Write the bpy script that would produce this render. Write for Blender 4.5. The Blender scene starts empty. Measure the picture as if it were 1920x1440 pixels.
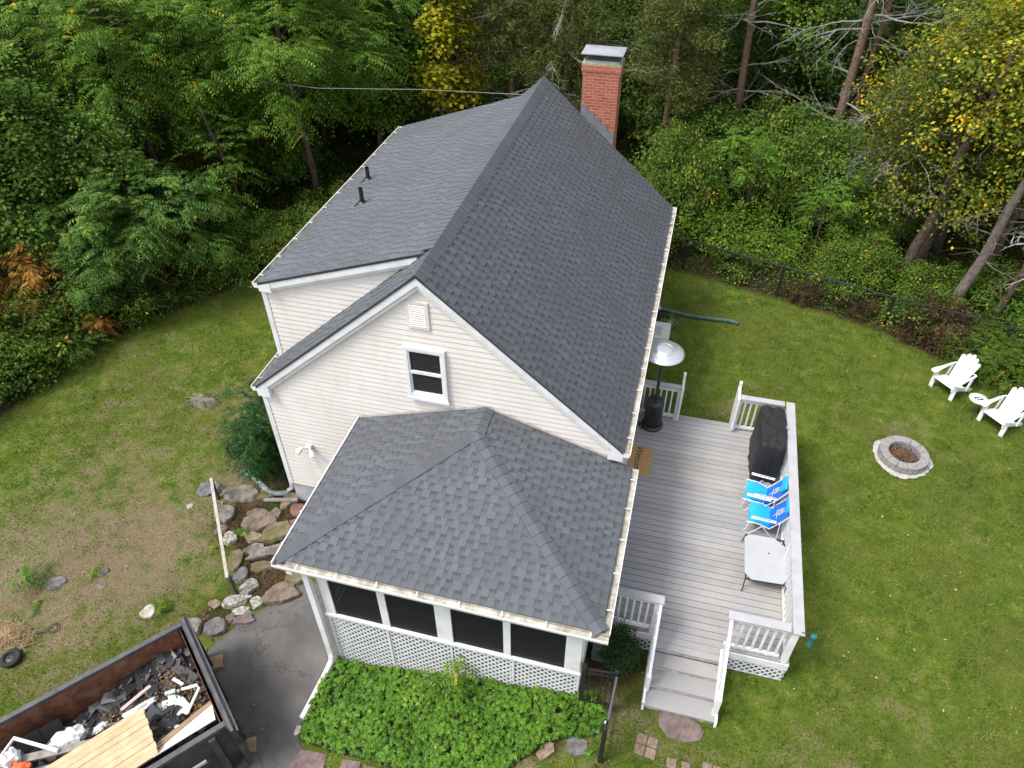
import bpy, bmesh, math, random
import numpy as np
from mathutils import Vector, Matrix
random.seed(7); RNG = np.random.default_rng(11)
R = math.radians
S = bpy.context.scene
C = S.collection

# ------------------------------------------------------------------ camera
cd = bpy.data.cameras.new('camera'); cam = bpy.data.objects.new('camera', cd); C.objects.link(cam)
F_PX = 1375.83; PITCH = 41.336; YAW = -14.75; ROLL = -0.343
cd.sensor_fit = 'HORIZONTAL'; cd.sensor_width = 36; cd.lens = 36 * F_PX / 1920
cd.clip_start = .1; cd.clip_end = 400
_p, _y, _r = R(PITCH), R(YAW), R(ROLL)
_f = Vector((math.sin(_y)*math.cos(_p), math.cos(_y)*math.cos(_p), -math.sin(_p)))
_rt = Vector((math.cos(_y), -math.sin(_y), 0)); _u = _rt.cross(_f)
_r2 = _rt*math.cos(_r) + _u*math.sin(_r); _u2 = -_rt*math.sin(_r) + _u*math.cos(_r)
M = Matrix((( _r2.x, _u2.x, -_f.x, 3.709), (_r2.y, _u2.y, -_f.y, -8.504), (_r2.z, _u2.z, -_f.z, 11.79), (0, 0, 0, 1)))
cam.matrix_world = M
S.camera = cam
# ------------------------------------------------------------------ light
SUN_EL, SUN_AZ = 58, 235            # azimuth clockwise from +Y: light from the front left
w = bpy.data.worlds.new('World'); S.world = w; w.use_nodes = True
nt = w.node_tree; nt.nodes.clear()
sky = nt.nodes.new('ShaderNodeTexSky'); sky.sky_type = 'NISHITA'; sky.sun_disc = False
sky.sun_elevation = R(SUN_EL); sky.sun_rotation = R(SUN_AZ); sky.dust_density = 3; sky.air_density = 1.0
hs = nt.nodes.new('ShaderNodeHueSaturation'); hs.inputs['Saturation'].default_value = .38   # overcast: the sky's blue is veiled
bg = nt.nodes.new('ShaderNodeBackground'); bg.inputs[1].default_value = .15
out = nt.nodes.new('ShaderNodeOutputWorld')
nt.links.new(sky.outputs[0], hs.inputs['Color']); nt.links.new(hs.outputs[0], bg.inputs[0]); nt.links.new(bg.outputs[0], out.inputs[0])
sd = bpy.data.lights.new('sun', 'SUN'); sun = bpy.data.objects.new('sun', sd); C.objects.link(sun)
sd.energy = 1.5; sd.angle = R(15); sd.color = (1, .965, .91)
_a, _e = R(SUN_AZ), R(SUN_EL)
sdir = Vector((math.sin(_a)*math.cos(_e), math.cos(_a)*math.cos(_e), math.sin(_e)))
sun.rotation_euler = sdir.to_track_quat('Z', 'Y').to_euler(); sun.location = sdir*40
S.view_settings.view_transform = 'Standard'; S.view_settings.look = 'None'; S.view_settings.gamma = 1
S.view_settings.exposure = 0.95
S.render.engine = 'CYCLES'
S.cycles.max_bounces = 6; S.cycles.diffuse_bounces = 3; S.cycles.glossy_bounces = 2; S.cycles.transmission_bounces = 3; S.cycles.transparent_max_bounces = 6

# ------------------------------------------------------------------ materials
def new_mat(name):
    m = bpy.data.materials.new(name); m.use_nodes = True
    t = m.node_tree; t.nodes.clear()
    o = t.nodes.new('ShaderNodeOutputMaterial'); b = t.nodes.new('ShaderNodeBsdfPrincipled')
    t.links.new(b.outputs[0], o.inputs[0])
    return m, t, b, o
def noise(t, scale, detail=4, rough=.6, vec=None):
    n = t.nodes.new('ShaderNodeTexNoise'); n.inputs['Scale'].default_value = scale
    n.inputs['Detail'].default_value = detail; n.inputs['Roughness'].default_value = rough
    if vec: t.links.new(vec, n.inputs['Vector'])
    return n.outputs[0]
def coord(t):
    return t.nodes.new('ShaderNodeTexCoord').outputs['Object']
def ramp(t, fac, stops):
    r = t.nodes.new('ShaderNodeValToRGB'); t.links.new(fac, r.inputs[0])
    el = r.color_ramp.elements
    while len(el) > 1: el.remove(el[0])
    el[0].position = stops[0][0]; el[0].color = (*stops[0][1], 1)
    for p, c in stops[1:]:
        e = el.new(p); e.color = (*c, 1)
    return r.outputs[0]
def mix(t, fac, a, b, mode='MIX'):
    m = t.nodes.new('ShaderNodeMix'); m.data_type = 'RGBA'; m.blend_type = mode
    for i, v in ((0, fac), (6, a), (7, b)):
        if isinstance(v, (int, float)): m.inputs[i].default_value = v
        elif isinstance(v, tuple): m.inputs[i].default_value = (*v, 1)
        else: t.links.new(v, m.inputs[i])
    return m.outputs[2]
def math_(t, op, a, b=0.0):
    m = t.nodes.new('ShaderNodeMath'); m.operation = op
    for i, v in ((0, a), (1, b)):
        if isinstance(v, (int, float)): m.inputs[i].default_value = v
        else: t.links.new(v, m.inputs[i])
    return m.outputs[0]
def bump(t, b, h, strength=.3, dist=.02):
    n = t.nodes.new('ShaderNodeBump'); n.inputs['Strength'].default_value = strength; n.inputs['Distance'].default_value = dist
    t.links.new(h, n.inputs['Height']); t.links.new(n.outputs[0], b.inputs['Normal'])
def attr(t, name):
    a = t.nodes.new('ShaderNodeAttribute'); a.attribute_name = name; return a
def simple(name, a, b=None, scale=6, rough=.6, metal=0, bmp=0, bscale=None, detail=5, lo=.35, hi=.65, spec=.5):
    m, t, p, o = new_mat(name); p.inputs['Roughness'].default_value = rough; p.inputs['Metallic'].default_value = metal
    p.inputs['Specular IOR Level'].default_value = spec
    co = coord(t)
    if b is None: b = tuple(x*.8 for x in a)
    n = noise(t, scale, detail, .65, co)
    t.links.new(ramp(t, n, [(lo, b), (hi, a)]), p.inputs['Base Color'])
    if bmp: bump(t, p, noise(t, bscale or scale*4, 4, .6, co), bmp)
    return m
def foliage(name, cols, transl=.36, rough=.5):
    m, t, p, o = new_mat(name); p.inputs['Roughness'].default_value = rough; p.inputs['Specular IOR Level'].default_value = .2
    c = ramp(t, attr(t, 'tint').outputs['Fac'], cols)
    t.links.new(c, p.inputs['Base Color'])
    tr = t.nodes.new('ShaderNodeBsdfTranslucent'); t.links.new(c, tr.inputs[0])
    ms = t.nodes.new('ShaderNodeMixShader'); ms.inputs[0].default_value = transl
    t.links.new(p.outputs[0], ms.inputs[1]); t.links.new(tr.outputs[0], ms.inputs[2]); t.links.new(ms.outputs[0], o.inputs[0])
    return m

def mat_shingle(name, dark, mid, light):
    m, t, p, o = new_mat(name); p.inputs['Roughness'].default_value = .82; p.inputs['Specular IOR Level'].default_value = .35
    co = coord(t)
    c = ramp(t, attr(t, 'tint').outputs['Fac'], [(0, dark), (.5, mid), (1, light)])
    n1 = noise(t, 1.1, 4, .6, co)
    c = mix(t, math_(t, 'MULTIPLY', ramp(t, n1, [(.42, (0, 0, 0)), (.62, (1, 1, 1))]), .5), c, (.088, .082, .094), 'MIX')
    n2 = noise(t, 160, 2, .7, co)
    c = mix(t, .55, c, ramp(t, n2, [(.3, (.3, .3, .3)), (.7, (.75, .75, .75))]), 'OVERLAY')
    t.links.new(c, p.inputs['Base Color']); bump(t, p, n2, .5, .004)
    return m
SH = mat_shingle('asphalt_shingle', (.048, .054, .062), (.086, .097, .108), (.122, .135, .149))
SH_DARK = simple('shingle_edge', (.03, .032, .036), rough=.9)
SH_SHEEN = mat_shingle('sheen_shingle', (.07, .078, .088), (.098, .109, .122), (.125, .138, .153))  # lighter shingle copy: sheen of the dormer slope and ridge painted into the colour

def mat_siding():
    m, t, p, o = new_mat('vinyl_siding'); p.inputs['Roughness'].default_value = .5
    co = coord(t)
    c = ramp(t, noise(t, 1.2, 3, .5, co), [(.3, (.69, .645, .605)), (.7, (.755, .72, .69))])
    mp = t.nodes.new('ShaderNodeMapping'); mp.inputs['Scale'].default_value = (3.2, 1, .55); t.links.new(co, mp.inputs[0])
    st = noise(t, 1.3, 6, .75, mp.outputs[0])
    c = mix(t, math_(t, 'MULTIPLY', ramp(t, st, [(.52, (0, 0, 0)), (.8, (1, 1, 1))]), .38), c, (.52, .45, .26))
    mp2 = t.nodes.new('ShaderNodeMapping'); mp2.inputs['Scale'].default_value = (.35, 1, 9.5); t.links.new(co, mp2.inputs[0])
    c = mix(t, .06, c, ramp(t, noise(t, 3, 4, .6, mp2.outputs[0]), [(.3, (.35, .33, .3)), (.6, (.9, .88, .85))]), 'MULTIPLY')
    t.links.new(c, p.inputs['Base Color'])
    return m
SIDING = mat_siding()
WHITE = simple('white_trim', (.75, .75, .765), (.6, .595, .585), scale=2.6, rough=.5, detail=8, lo=.3, hi=.55)
def mat_grimy():
    m, t, p, o = new_mat('grimy_white'); p.inputs['Roughness'].default_value = .7
    co = coord(t)
    c = ramp(t, noise(t, 5, 6, .7, co), [(.3, (.16, .15, .1)), (.5, (.42, .39, .33)), (.72, (.66, .63, .6))])
    t.links.new(c, p.inputs['Base Color']); return m
GRIME = mat_grimy()
CAPW = simple('rail_cap_grey', (.43, .42, .44), (.36, .355, .37), scale=4, rough=.6)
FOUND = simple('foundation_parge', (.5, .5, .52), (.38, .38, .39), scale=4, rough=.85, bmp=.3)
def mat_deck():
    m, t, p, o = new_mat('deck_boards'); p.inputs['Roughness'].default_value = .65
    co = coord(t); tint = attr(t, 'tint').outputs['Fac']
    c = ramp(t, tint, [(0, (.3, .292, .294)), (1, (.365, .357, .36))])
    mp = t.nodes.new('ShaderNodeMapping'); mp.inputs['Scale'].default_value = (1.2, 16, 1); t.links.new(co, mp.inputs[0])
    c = mix(t, .35, c, ramp(t, noise(t, 5, 5, .7, mp.outputs[0]), [(.3, (.6, .6, .6)), (.7, (.9, .9, .9))]), 'MULTIPLY')
    # pollen and foot wear along the walked line
    wr = ramp(t, noise(t, .8, 5, .65, co), [(.5, (0, 0, 0)), (.72, (1, 1, 1))])
    c = mix(t, math_(t, 'MULTIPLY', wr, .4), c, (.5, .44, .34))
    t.links.new(c, p.inputs['Base Color']); bump(t, p, noise(t, 30, 3, .6, mp.outputs[0]), .15, .003)
    return m
DECK = mat_deck()
GLASS = simple('dark_glass', (.012, .012, .014), rough=.08)
def mat_screen():
    m, t, p, o = new_mat('insect_screen'); p.inputs['Roughness'].default_value = .6
    p.inputs['Base Color'].default_value = (.02, .02, .022, 1); p.inputs['Specular IOR Level'].default_value = .15
    tr = t.nodes.new('ShaderNodeBsdfTransparent'); ms = t.nodes.new('ShaderNodeMixShader'); ms.inputs[0].default_value = .3
    t.links.new(p.outputs[0], ms.inputs[1]); t.links.new(tr.outputs[0], ms.inputs[2]); t.links.new(ms.outputs[0], o.inputs[0])
    return m
SCREEN = mat_screen()
BLACK = simple('black_paint', (.012, .012, .013), (.022, .021, .02), rough=.4)
DARKM = simple('dark_grey_metal', (.06, .06, .065), (.045, .045, .05), rough=.35, metal=.6)
STEEL = simple('brushed_steel', (.85, .85, .86), (.78, .78, .8), rough=.36, metal=.85)
GALV = simple('galvanised_metal', (.62, .63, .65), (.5, .51, .53), rough=.4, metal=.7)
LEAD = simple('lead_flashing', (.27, .28, .3), (.19, .2, .215), rough=.6, metal=.3)
def mat_brick():
    m, t, p, o = new_mat('red_brick'); p.inputs['Roughness'].default_value = .85
    co = coord(t); s = t.nodes.new('ShaderNodeSeparateXYZ'); t.links.new(co, s.inputs[0])
    cb = t.nodes.new('ShaderNodeCombineXYZ'); t.links.new(math_(t, 'ADD', s.outputs[0], s.outputs[1]), cb.inputs[0]); t.links.new(s.outputs[2], cb.inputs[1])
    b = t.nodes.new('ShaderNodeTexBrick'); t.links.new(cb.outputs[0], b.inputs[0])
    b.inputs['Scale'].default_value = 1; b.inputs['Brick Width'].default_value = .2; b.inputs['Row Height'].default_value = .068
    b.inputs['Mortar Size'].default_value = .007; b.inputs['Mortar Smooth'].default_value = .2
    b.inputs['Color1'].default_value = (.36, .085, .045, 1); b.inputs['Color2'].default_value = (.48, .14, .08, 1); b.inputs['Mortar'].default_value = (.42, .3, .24, 1)
    c = mix(t, .4, b.outputs[0], ramp(t, noise(t, 4, 5, .7, co), [(.3, (.55, .55, .55)), (.7, (1, 1, 1))]), 'MULTIPLY')
    z = ramp(t, math_(t, 'ADD', math_(t, 'MULTIPLY', s.outputs[2], .5), noise(t, 3, 4, .7, co)), [(.0, (0, 0, 0)), (1, (0, 0, 0))])
    t.links.new(c, p.inputs['Base Color']); bump(t, p, b.outputs[1], -.4, .01)
    return m
BRICK = mat_brick()
ASPH = None
def mat_asphalt():
    m, t, p, o = new_mat('old_asphalt'); p.inputs['Roughness'].default_value = .85
    co = coord(t)
    c = ramp(t, noise(t, 1.1, 6, .62, co), [(.36, (.088, .083, .08)), (.48, (.11, .104, .1)), (.58, (.132, .125, .118)), (.7, (.185, .17, .152))])
    c = mix(t, .5, c, ramp(t, noise(t, 90, 3, .7, co), [(.3, (.55, .55, .55)), (.75, (1, 1, 1))]), 'MULTIPLY')
    vo = t.nodes.new('ShaderNodeTexVoronoi'); vo.feature = 'DISTANCE_TO_EDGE'; vo.inputs['Scale'].default_value = .55
    wv = t.nodes.new('ShaderNodeVectorMath'); wv.operation = 'ADD'; t.links.new(co, wv.inputs[0]); nz = t.nodes.new('ShaderNodeTexNoise'); nz.inputs['Scale'].default_value = 2.2; nz.inputs['Detail'].default_value = 5; t.links.new(co, nz.inputs['Vector']); t.links.new(nz.outputs[1], wv.inputs[1]); t.links.new(wv.outputs[0], vo.inputs['Vector'])
    c = mix(t, math_(t, 'MULTIPLY', ramp(t, vo.outputs[0], [(0, (1, 1, 1)), (.012, (0, 0, 0))]), .6), c, (.04, .036, .032))
    c = mix(t, ramp(t, noise(t, 38, 2, .6, co), [(.73, (0, 0, 0)), (.75, (1, 1, 1))]), c, (.3, .29, .27))
    t.links.new(c, p.inputs['Base Color']); bump(t, p, noise(t, 90, 3, .7, co), .5, .01); return m
ASPH = mat_asphalt()
def mat_ground():
    m, t, p, o = new_mat('yard_ground'); p.inputs['Roughness'].default_value = .95; p.inputs['Specular IOR Level'].default_value = .1
    co = coord(t)
    litter = attr(t, 'litter').outputs['Fac']; dry = attr(t, 'dry').outputs['Fac']
    big = noise(t, .55, 5, .6, co); mid = noise(t, 2.6, 6, .7, co); fine = noise(t, 34, 4, .75, co); tiny = noise(t, 110, 3, .7, co)
    g = ramp(t, mid, [(.32, (.065, .118, .014)), (.48, (.125, .185, .024)), (.64, (.21, .245, .04))])
    g = mix(t, ramp(t, big, [(.42, (0, 0, 0)), (.64, (1, 1, 1))]), g, mix(t, noise(t, 7, 5, .7, co), (.065, .115, .014), (.2, .21, .045)))
    d = ramp(t, fine, [(.3, (.1, .075, .04)), (.5, (.2, .15, .095)), (.7, (.3, .245, .165))])
    g = mix(t, .75, g, ramp(t, fine, [(.3, (.25, .27, .25)), (.5, (.68, .68, .64)), (.7, (1, 1, .9))]), 'MULTIPLY')
    df = math_(t, 'ADD', dry, math_(t, 'MULTIPLY', math_(t, 'SUBTRACT', mid, .5), 1.6))
    df = math_(t, 'ADD', df, math_(t, 'MULTIPLY', math_(t, 'SUBTRACT', fine, .5), .8))
    dfr = ramp(t, df, [(.22, (0, 0, 0)), (.66, (1, 1, 1))])
    c = mix(t, dfr, g, d)
    l = ramp(t, noise(t, 22, 5, .8, co), [(.32, (.018, .012, .007)), (.5, (.06, .038, .02)), (.68, (.16, .1, .055))])
    l = mix(t, ramp(t, mid, [(.5, (0, 0, 0)), (.6, (1, 1, 1))]), l, mix(t, fine, (.012, .03, .006), (.05, .08, .018)))
    lf = math_(t, 'ADD', litter, math_(t, 'MULTIPLY', math_(t, 'SUBTRACT', fine, .5), 1.0))
    lf = math_(t, 'ADD', lf, math_(t, 'MULTIPLY', math_(t, 'SUBTRACT', mid, .5), .6))
    c = mix(t, ramp(t, lf, [(.42, (0, 0, 0)), (.58, (1, 1, 1))]), c, l)
    t.links.new(c, p.inputs['Base Color']); bump(t, p, math_(t, 'ADD', fine, tiny), .7, .03); return m
GROUND = mat_ground()
BARK = simple('grey_brown_bark', (.13, .095, .07), (.05, .036, .027), scale=9, rough=.95, bmp=.8, bscale=25)
CEDARBARK = simple('cedar_bark', (.26, .17, .115), (.12, .075, .05), scale=11, rough=.95, bmp=.8, bscale=22)
DEAD = simple('dead_grey_wood', (.36, .34, .32), (.22, .2, .185), scale=14, rough=.9)
STONE = {k: simple('stone_'+k, a, b, scale=sc, rough=.92, bmp=.6, bscale=22, lo=.38, hi=.62) for k, a, b, sc in (
    ('grey', (.24, .215, .185), (.1, .085, .07), 7), ('brown', (.21, .165, .125), (.1, .075, .055), 8), ('tan', (.3, .235, .165), (.15, .11, .07), 8),
    ('red', (.22, .13, .1), (.17, .08, .055), 5), ('lichen', (.45, .45, .38), (.13, .125, .11), 17), ('mossy', (.19, .155, .11), (.1, .095, .025), 5),
    ('blue', (.18, .175, .17), (.09, .088, .085), 8), ('mauve', (.2, .145, .135), (.12, .085, .08), 7), ('pale', (.5, .46, .42), (.28, .25, .22), 7))}
PAVER = simple('worn_brick_paver', (.27, .2, .145), (.15, .105, .075), scale=14, rough=.95, bmp=.5)
BLOCK = simple('fire_pit_block', (.31, .29, .285), (.22, .205, .2), scale=8, rough=.9, bmp=.4)
PEBB = simple('pale_gravel', (.62, .6, .57), (.33, .31, .29), scale=55, rough=.9, bmp=.9, bscale=60)
ASH = simple('ash', (.1, .09, .085), (.03, .027, .025), scale=18, rough=1)
TWIG = simple('brown_twigs', (.2, .115, .06), (.055, .032, .02), scale=20, rough=.95)
COVER = simple('black_cover_fabric', (.011, .011, .012), (.018, .018, .02), scale=3, rough=.62, bmp=.35, bscale=9)
MATF = simple('coir_mat', (.5, .3, .13), (.42, .25, .1), scale=30, rough=1, bmp=.6, bscale=120)
INK = simple('dark_print', (.03, .022, .015), rough=.9)
CYAN = simple('cyan_sling_fabric', (.01, .42, .78), (.015, .33, .68), scale=12, rough=.6)
BLUE = simple('blue_sling_fabric', (.01, .16, .56), (.012, .12, .45), scale=10, rough=.6)
NAVY = simple('royal_blue_pouch', (.008, .05, .35), rough=.7)
ALU = simple('white_aluminium_tube', (.74, .75, .77), rough=.35)
PANEL = simple('pale_grey_panel', (.43, .44, .46), (.39, .4, .42), scale=3, rough=.55)
LEGM = simple('blackened_leg_metal', (.03, .028, .028), rough=.45)
PLASTW = simple('white_resin', (.86, .86, .86), (.82, .82, .82), rough=.42)
TEAL = simple('teal_glass', (.03, .13, .15), rough=.25)
PIPEG = simple('green_corrugated_pipe', (.075, .13, .115), (.04, .085, .075), rough=.5)
PIPEW = simple('pale_green_corrugated_pipe', (.35, .42, .4), (.22, .28, .26), scale=5, rough=.6)
def mat_rust():
    m, t, p, o = new_mat('rusty_steel_inside'); p.inputs['Roughness'].default_value = .75
    co = coord(t); mp = t.nodes.new('ShaderNodeMapping'); mp.inputs['Rotation'].default_value = (0, 0, R(-51)); t.links.new(co, mp.inputs[0])
    mp2 = t.nodes.new('ShaderNodeMapping'); mp2.inputs['Scale'].default_value = (.5, 4, 3); t.links.new(mp.outputs[0], mp2.inputs[0])
    c = ramp(t, noise(t, 1.6, 6, .68, mp2.outputs[0]), [(.28, (.055, .022, .012)), (.45, (.13, .05, .024)), (.62, (.22, .1, .052)), (.8, (.3, .17, .1))])
    c = mix(t, ramp(t, noise(t, 3.3, 5, .7, co), [(.66, (0, 0, 0)), (.72, (1, 1, 1))]), c, (.42, .34, .24))
    t.links.new(c, p.inputs['Base Color']); return m
RUST = mat_rust()
DUMPB = simple('scuffed_black_steel', (.02, .02, .022), (.07, .068, .07), scale=3, rough=.45)
DUMPR = simple('worn_rim_steel', (.1, .1, .105), (.05, .05, .053), scale=5, rough=.5)
PINE = simple('fresh_pine', (.6, .44, .27), (.47, .32, .18), scale=4, rough=.7)
PLY = simple('weathered_plywood', (.36, .26, .15), (.22, .15, .085), scale=5, rough=.8)
GREYWOOD = simple('greyed_wood', (.33, .3, .27), (.2, .18, .16), scale=6, rough=.9)
WHITEB = simple('painted_board', (.76, .76, .75), (.68, .67, .66), scale=3, rough=.6)
PLASTIC_SHEET = simple('crumpled_plastic_sheet', (.7, .7, .68), (.55, .56, .56), scale=9, rough=.35)
ORANGE = simple('orange_plastic', (.75, .13, .03), rough=.5)
RUBBER = simple('tyre_rubber', (.015, .015, .015), rough=.8)
STRAW = simple('pale_straw', (.42, .3, .16), (.26, .18, .09), scale=16, rough=1, bmp=.8)
G_MAPLE = foliage('maple_leaves', [(0, (0.046, 0.0978, 0.0138)), (0.45, (0.0978, 0.196, 0.0276)), (0.8, (0.172, 0.287, 0.0414)), (1, (0.391, 0.38, 0.046))])
G_WALNUT = foliage('walnut_leaves', [(0, (0.056, 0.123, 0.0157)), (0.45, (0.129, 0.246, 0.0291)), (0.8, (0.202, 0.347, 0.0381)), (0.92, (0.426, 0.403, 0.0392)), (1, (0.616, 0.448, 0.0448))])
G_SUMAC = foliage('sumac_leaves', [(0, (0.0504, 0.112, 0.0224)), (0.5, (0.106, 0.213, 0.0381)), (0.85, (0.19, 0.314, 0.056)), (1, (0.381, 0.403, 0.0448))])
G_CEDAR = foliage('cedar_needles', [(0, (0.042, 0.0576, 0.0144)), (0.5, (0.114, 0.142, 0.0312)), (0.88, (0.192, 0.21, 0.054)), (1, (0.408, 0.264, 0.096))], .12, .7)
G_OLIVE = foliage('turning_leaves', [(0, (0.055, 0.0825, 0.011)), (0.35, (0.132, 0.187, 0.022)), (0.6, (0.242, 0.286, 0.0242)), (0.8, (0.66, 0.528, 0.033)), (1, (0.66, 0.33, 0.033))])
G_YELLOW = foliage('yellow_vine_leaves', [(0, (.12, .16, .015)), (.4, (.32, .34, .025)), (.75, (.62, .53, .025)), (1, (.7, .55, .04))])
G_SHRUB = foliage('shrub_leaves', [(0, (0.0378, 0.0756, 0.0108)), (0.5, (0.0972, 0.178, 0.0216)), (0.82, (0.184, 0.27, 0.0302)), (0.93, (0.454, 0.41, 0.0378)), (1, (0.486, 0.302, 0.0648))])
G_LIME = foliage('lime_leaves', [(0, (.05, .11, .012)), (.5, (.12, .23, .022)), (.85, (.21, .32, .028)), (1, (.5, .42, .035))])
G_YEW = foliage('yew_needles', [(0, (.01, .035, .008)), (.5, (.026, .085, .018)), (.9, (.06, .15, .032)), (1, (.11, .21, .04))])
G_PACHY = foliage('pachysandra_leaves', [(0, (0.0264, 0.078, 0.0096)), (0.4, (0.078, 0.186, 0.0168)), (0.8, (0.15, 0.294, 0.0288)), (0.97, (0.276, 0.408, 0.036)), (1, (0.432, 0.456, 0.048))], .25, .4)
G_GOLD = foliage('golden_leaves', [(0, (.1, .13, .012)), (.35, (.24, .28, .02)), (.6, (.5, .45, .025)), (1, (.7, .5, .03))])
G_BROWN = foliage('brown_bramble', [(0, (.035, .022, .012)), (.5, (.1, .06, .03)), (.85, (.15, .12, .04)), (1, (.16, .2, .04))], .15, .8)
G_ORANGE = foliage('orange_leaves', [(0, (.2, .1, .02)), (.5, (.42, .22, .04)), (1, (.6, .36, .08))])
G_GRASS = foliage('grass_blades', [(0, (.045, .095, .009)), (.4, (.11, .18, .02)), (.7, (.215, .27, .035)), (1, (.44, .37, .16))], .35, .7)
G_HOSTA = foliage('hosta_leaves', [(0, (.05, .1, .03)), (.6, (.12, .2, .06)), (1, (.6, .62, .45))])
LITTER = foliage('fallen_leaves', [(0, (.045, .025, .013)), (.5, (.14, .08, .04)), (.85, (.28, .18, .09)), (1, (.5, .42, .25))], .1, .9)
SCRAP = foliage('shingle_scraps', [(0, (.018, .018, .02)), (.5, (.045, .047, .05)), (.82, (.1, .103, .108)), (1, (.26, .25, .24))], 0, .85)

# ------------------------------------------------------------------ object helpers
ORG = {}
def props(o, label=None, cat=None, group=None, kind=None):
    if label: o['label'] = label
    if cat: o['category'] = cat
    if group: o['group'] = group
    if kind: o['kind'] = kind
    return o
def thing(name, label, cat, loc=(0, 0, 0), rz=0, group=None):
    o = bpy.data.objects.new(name, None); C.objects.link(o); o.location = loc; o.rotation_euler = (0, 0, rz)
    o.empty_display_size = .2; ORG[o.name] = loc
    return props(o, label, cat, group)
def copy_tree(o, parent=None):
    c = o.copy(); C.objects.link(c); c.parent = parent
    for ch in list(o.children): copy_tree(ch, c)
    return c
class MB:
    """collects faces; origin = the root's base when built in world metres"""
    def __init__(s, org=(0, 0, 0)): s.v = []; s.f = []; s.t = []; s.o = org; s.mi = []; s.cur = 0
    def add(s, vs, fs, tint=.5):
        n = len(s.v); s.v += [(x-s.o[0], y-s.o[1], z-s.o[2]) for x, y, z in vs]
        for f in fs: s.f.append([i+n for i in f]); s.t.append(tint); s.mi.append(s.cur)
        return s
    def box(s, x0, x1, y0, y1, z0, z1, tint=.5):
        v = [(x, y, z) for z in (z0, z1) for y in (y0, y1) for x in (x0, x1)]
        return s.add(v, [(0, 2, 3, 1), (4, 5, 7, 6), (0, 1, 5, 4), (2, 6, 7, 3), (0, 4, 6, 2), (1, 3, 7, 5)], tint)
    def beam(s, p, q, w_, h, up=(0, 0, 1), tint=.5):
        p, q, up = Vector(p), Vector(q), Vector(up); d = (q-p).normalized()
        if abs(d.dot(up)) > .98: up = Vector((0, 1, 0))
        sx = d.cross(up).normalized()*w_/2; sz = sx.cross(d).normalized()*h/2
        v = [tuple(b+a*sx+c*sz) for b in (p, q) for c in (-1, 1) for a in (-1, 1)]
        return s.add(v, [(0, 1, 3, 2), (4, 6, 7, 5), (0, 4, 5, 1), (2, 3, 7, 6), (0, 2, 6, 4), (1, 5, 7, 3)], tint)
    def tube(s, pts, r, n=8, tint=.5, cap=True, rib=0):
        P = [Vector(p) for p in pts]; rs = r if isinstance(r, (list, tuple)) else [r]*len(P)
        n0 = []; prev = None; vs = []
        for i, p in enumerate(P):
            d = ((P[min(i+1, len(P)-1)]-P[max(i-1, 0)])).normalized()
            if prev is None:
                a = d.orthogonal().normalized()
            else:
                a = (prev - d*prev.dot(d)).normalized() if (prev - d*prev.dot(d)).length > 1e-5 else d.orthogonal().normalized()
            prev = a; b = d.cross(a)
            for k in range(n):
                an = 2*math.pi*k/n; vs.append(tuple(p+(a*math.cos(an)+b*math.sin(an))*rs[i]))
        fs = [(i*n+k, i*n+(k+1) % n, (i+1)*n+(k+1) % n, (i+1)*n+k) for i in range(len(P)-1) for k in range(n)]
        if cap: fs += [tuple(range(n-1, -1, -1)), tuple(range((len(P)-1)*n, len(P)*n))]
        return s.add(vs, fs, tint)
    def lathe(s, prof, c=(0, 0, 0), n=24, tint=.5):
        vs = []; fs = []
        for r, z in prof:
            for k in range(n):
                a = 2*math.pi*k/n; vs.append((c[0]+r*math.cos(a), c[1]+r*math.sin(a), c[2]+z))
        for i in range(len(prof)-1):
            for k in range(n): fs.append((i*n+k, i*n+(k+1) % n, (i+1)*n+(k+1) % n, (i+1)*n+k))
        return s.add(vs, fs, tint)
    def prism(s, poly, z0, z1, tint=.5):
        n = len(poly); z0f = z0 if callable(z0) else (lambda x, y: z0); z1f = z1 if callable(z1) else (lambda x, y: z1)
        vs = [(x, y, z0f(x, y)) for x, y in poly]+[(x, y, z1f(x, y)) for x, y in poly]
        return s.add(vs, [tuple(range(n-1, -1, -1)), tuple(range(n, 2*n))]+[(i, (i+1) % n, n+(i+1) % n, n+i) for i in range(n)], tint)
    def build(s, name, m, parent=None, smooth=False, bevel=0):
        me = bpy.data.meshes.new(name); me.from_pydata(s.v, [], s.f); me.validate(); me.update()
        if len(me.polygons) == len(s.t):
            a = me.attributes.new('tint', 'FLOAT', 'FACE'); a.data.foreach_set('value', s.t)
            if max(s.mi, default=0) > 0: me.polygons.foreach_set('material_index', s.mi)
        for mm in (m if isinstance(m, (list, tuple)) else [m]): me.materials.append(mm)
        if smooth: me.polygons.foreach_set('use_smooth', [True]*len(me.polygons))
        o = bpy.data.objects.new(name, me); C.objects.link(o)
        if parent is not None: o.parent = parent
        elif s.o != (0, 0, 0): o.location = s.o
        if bevel:
            b = o.modifiers.new('bevel', 'BEVEL'); b.width = bevel; b.segments = 2; b.limit_method = 'ANGLE'
        return o
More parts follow.
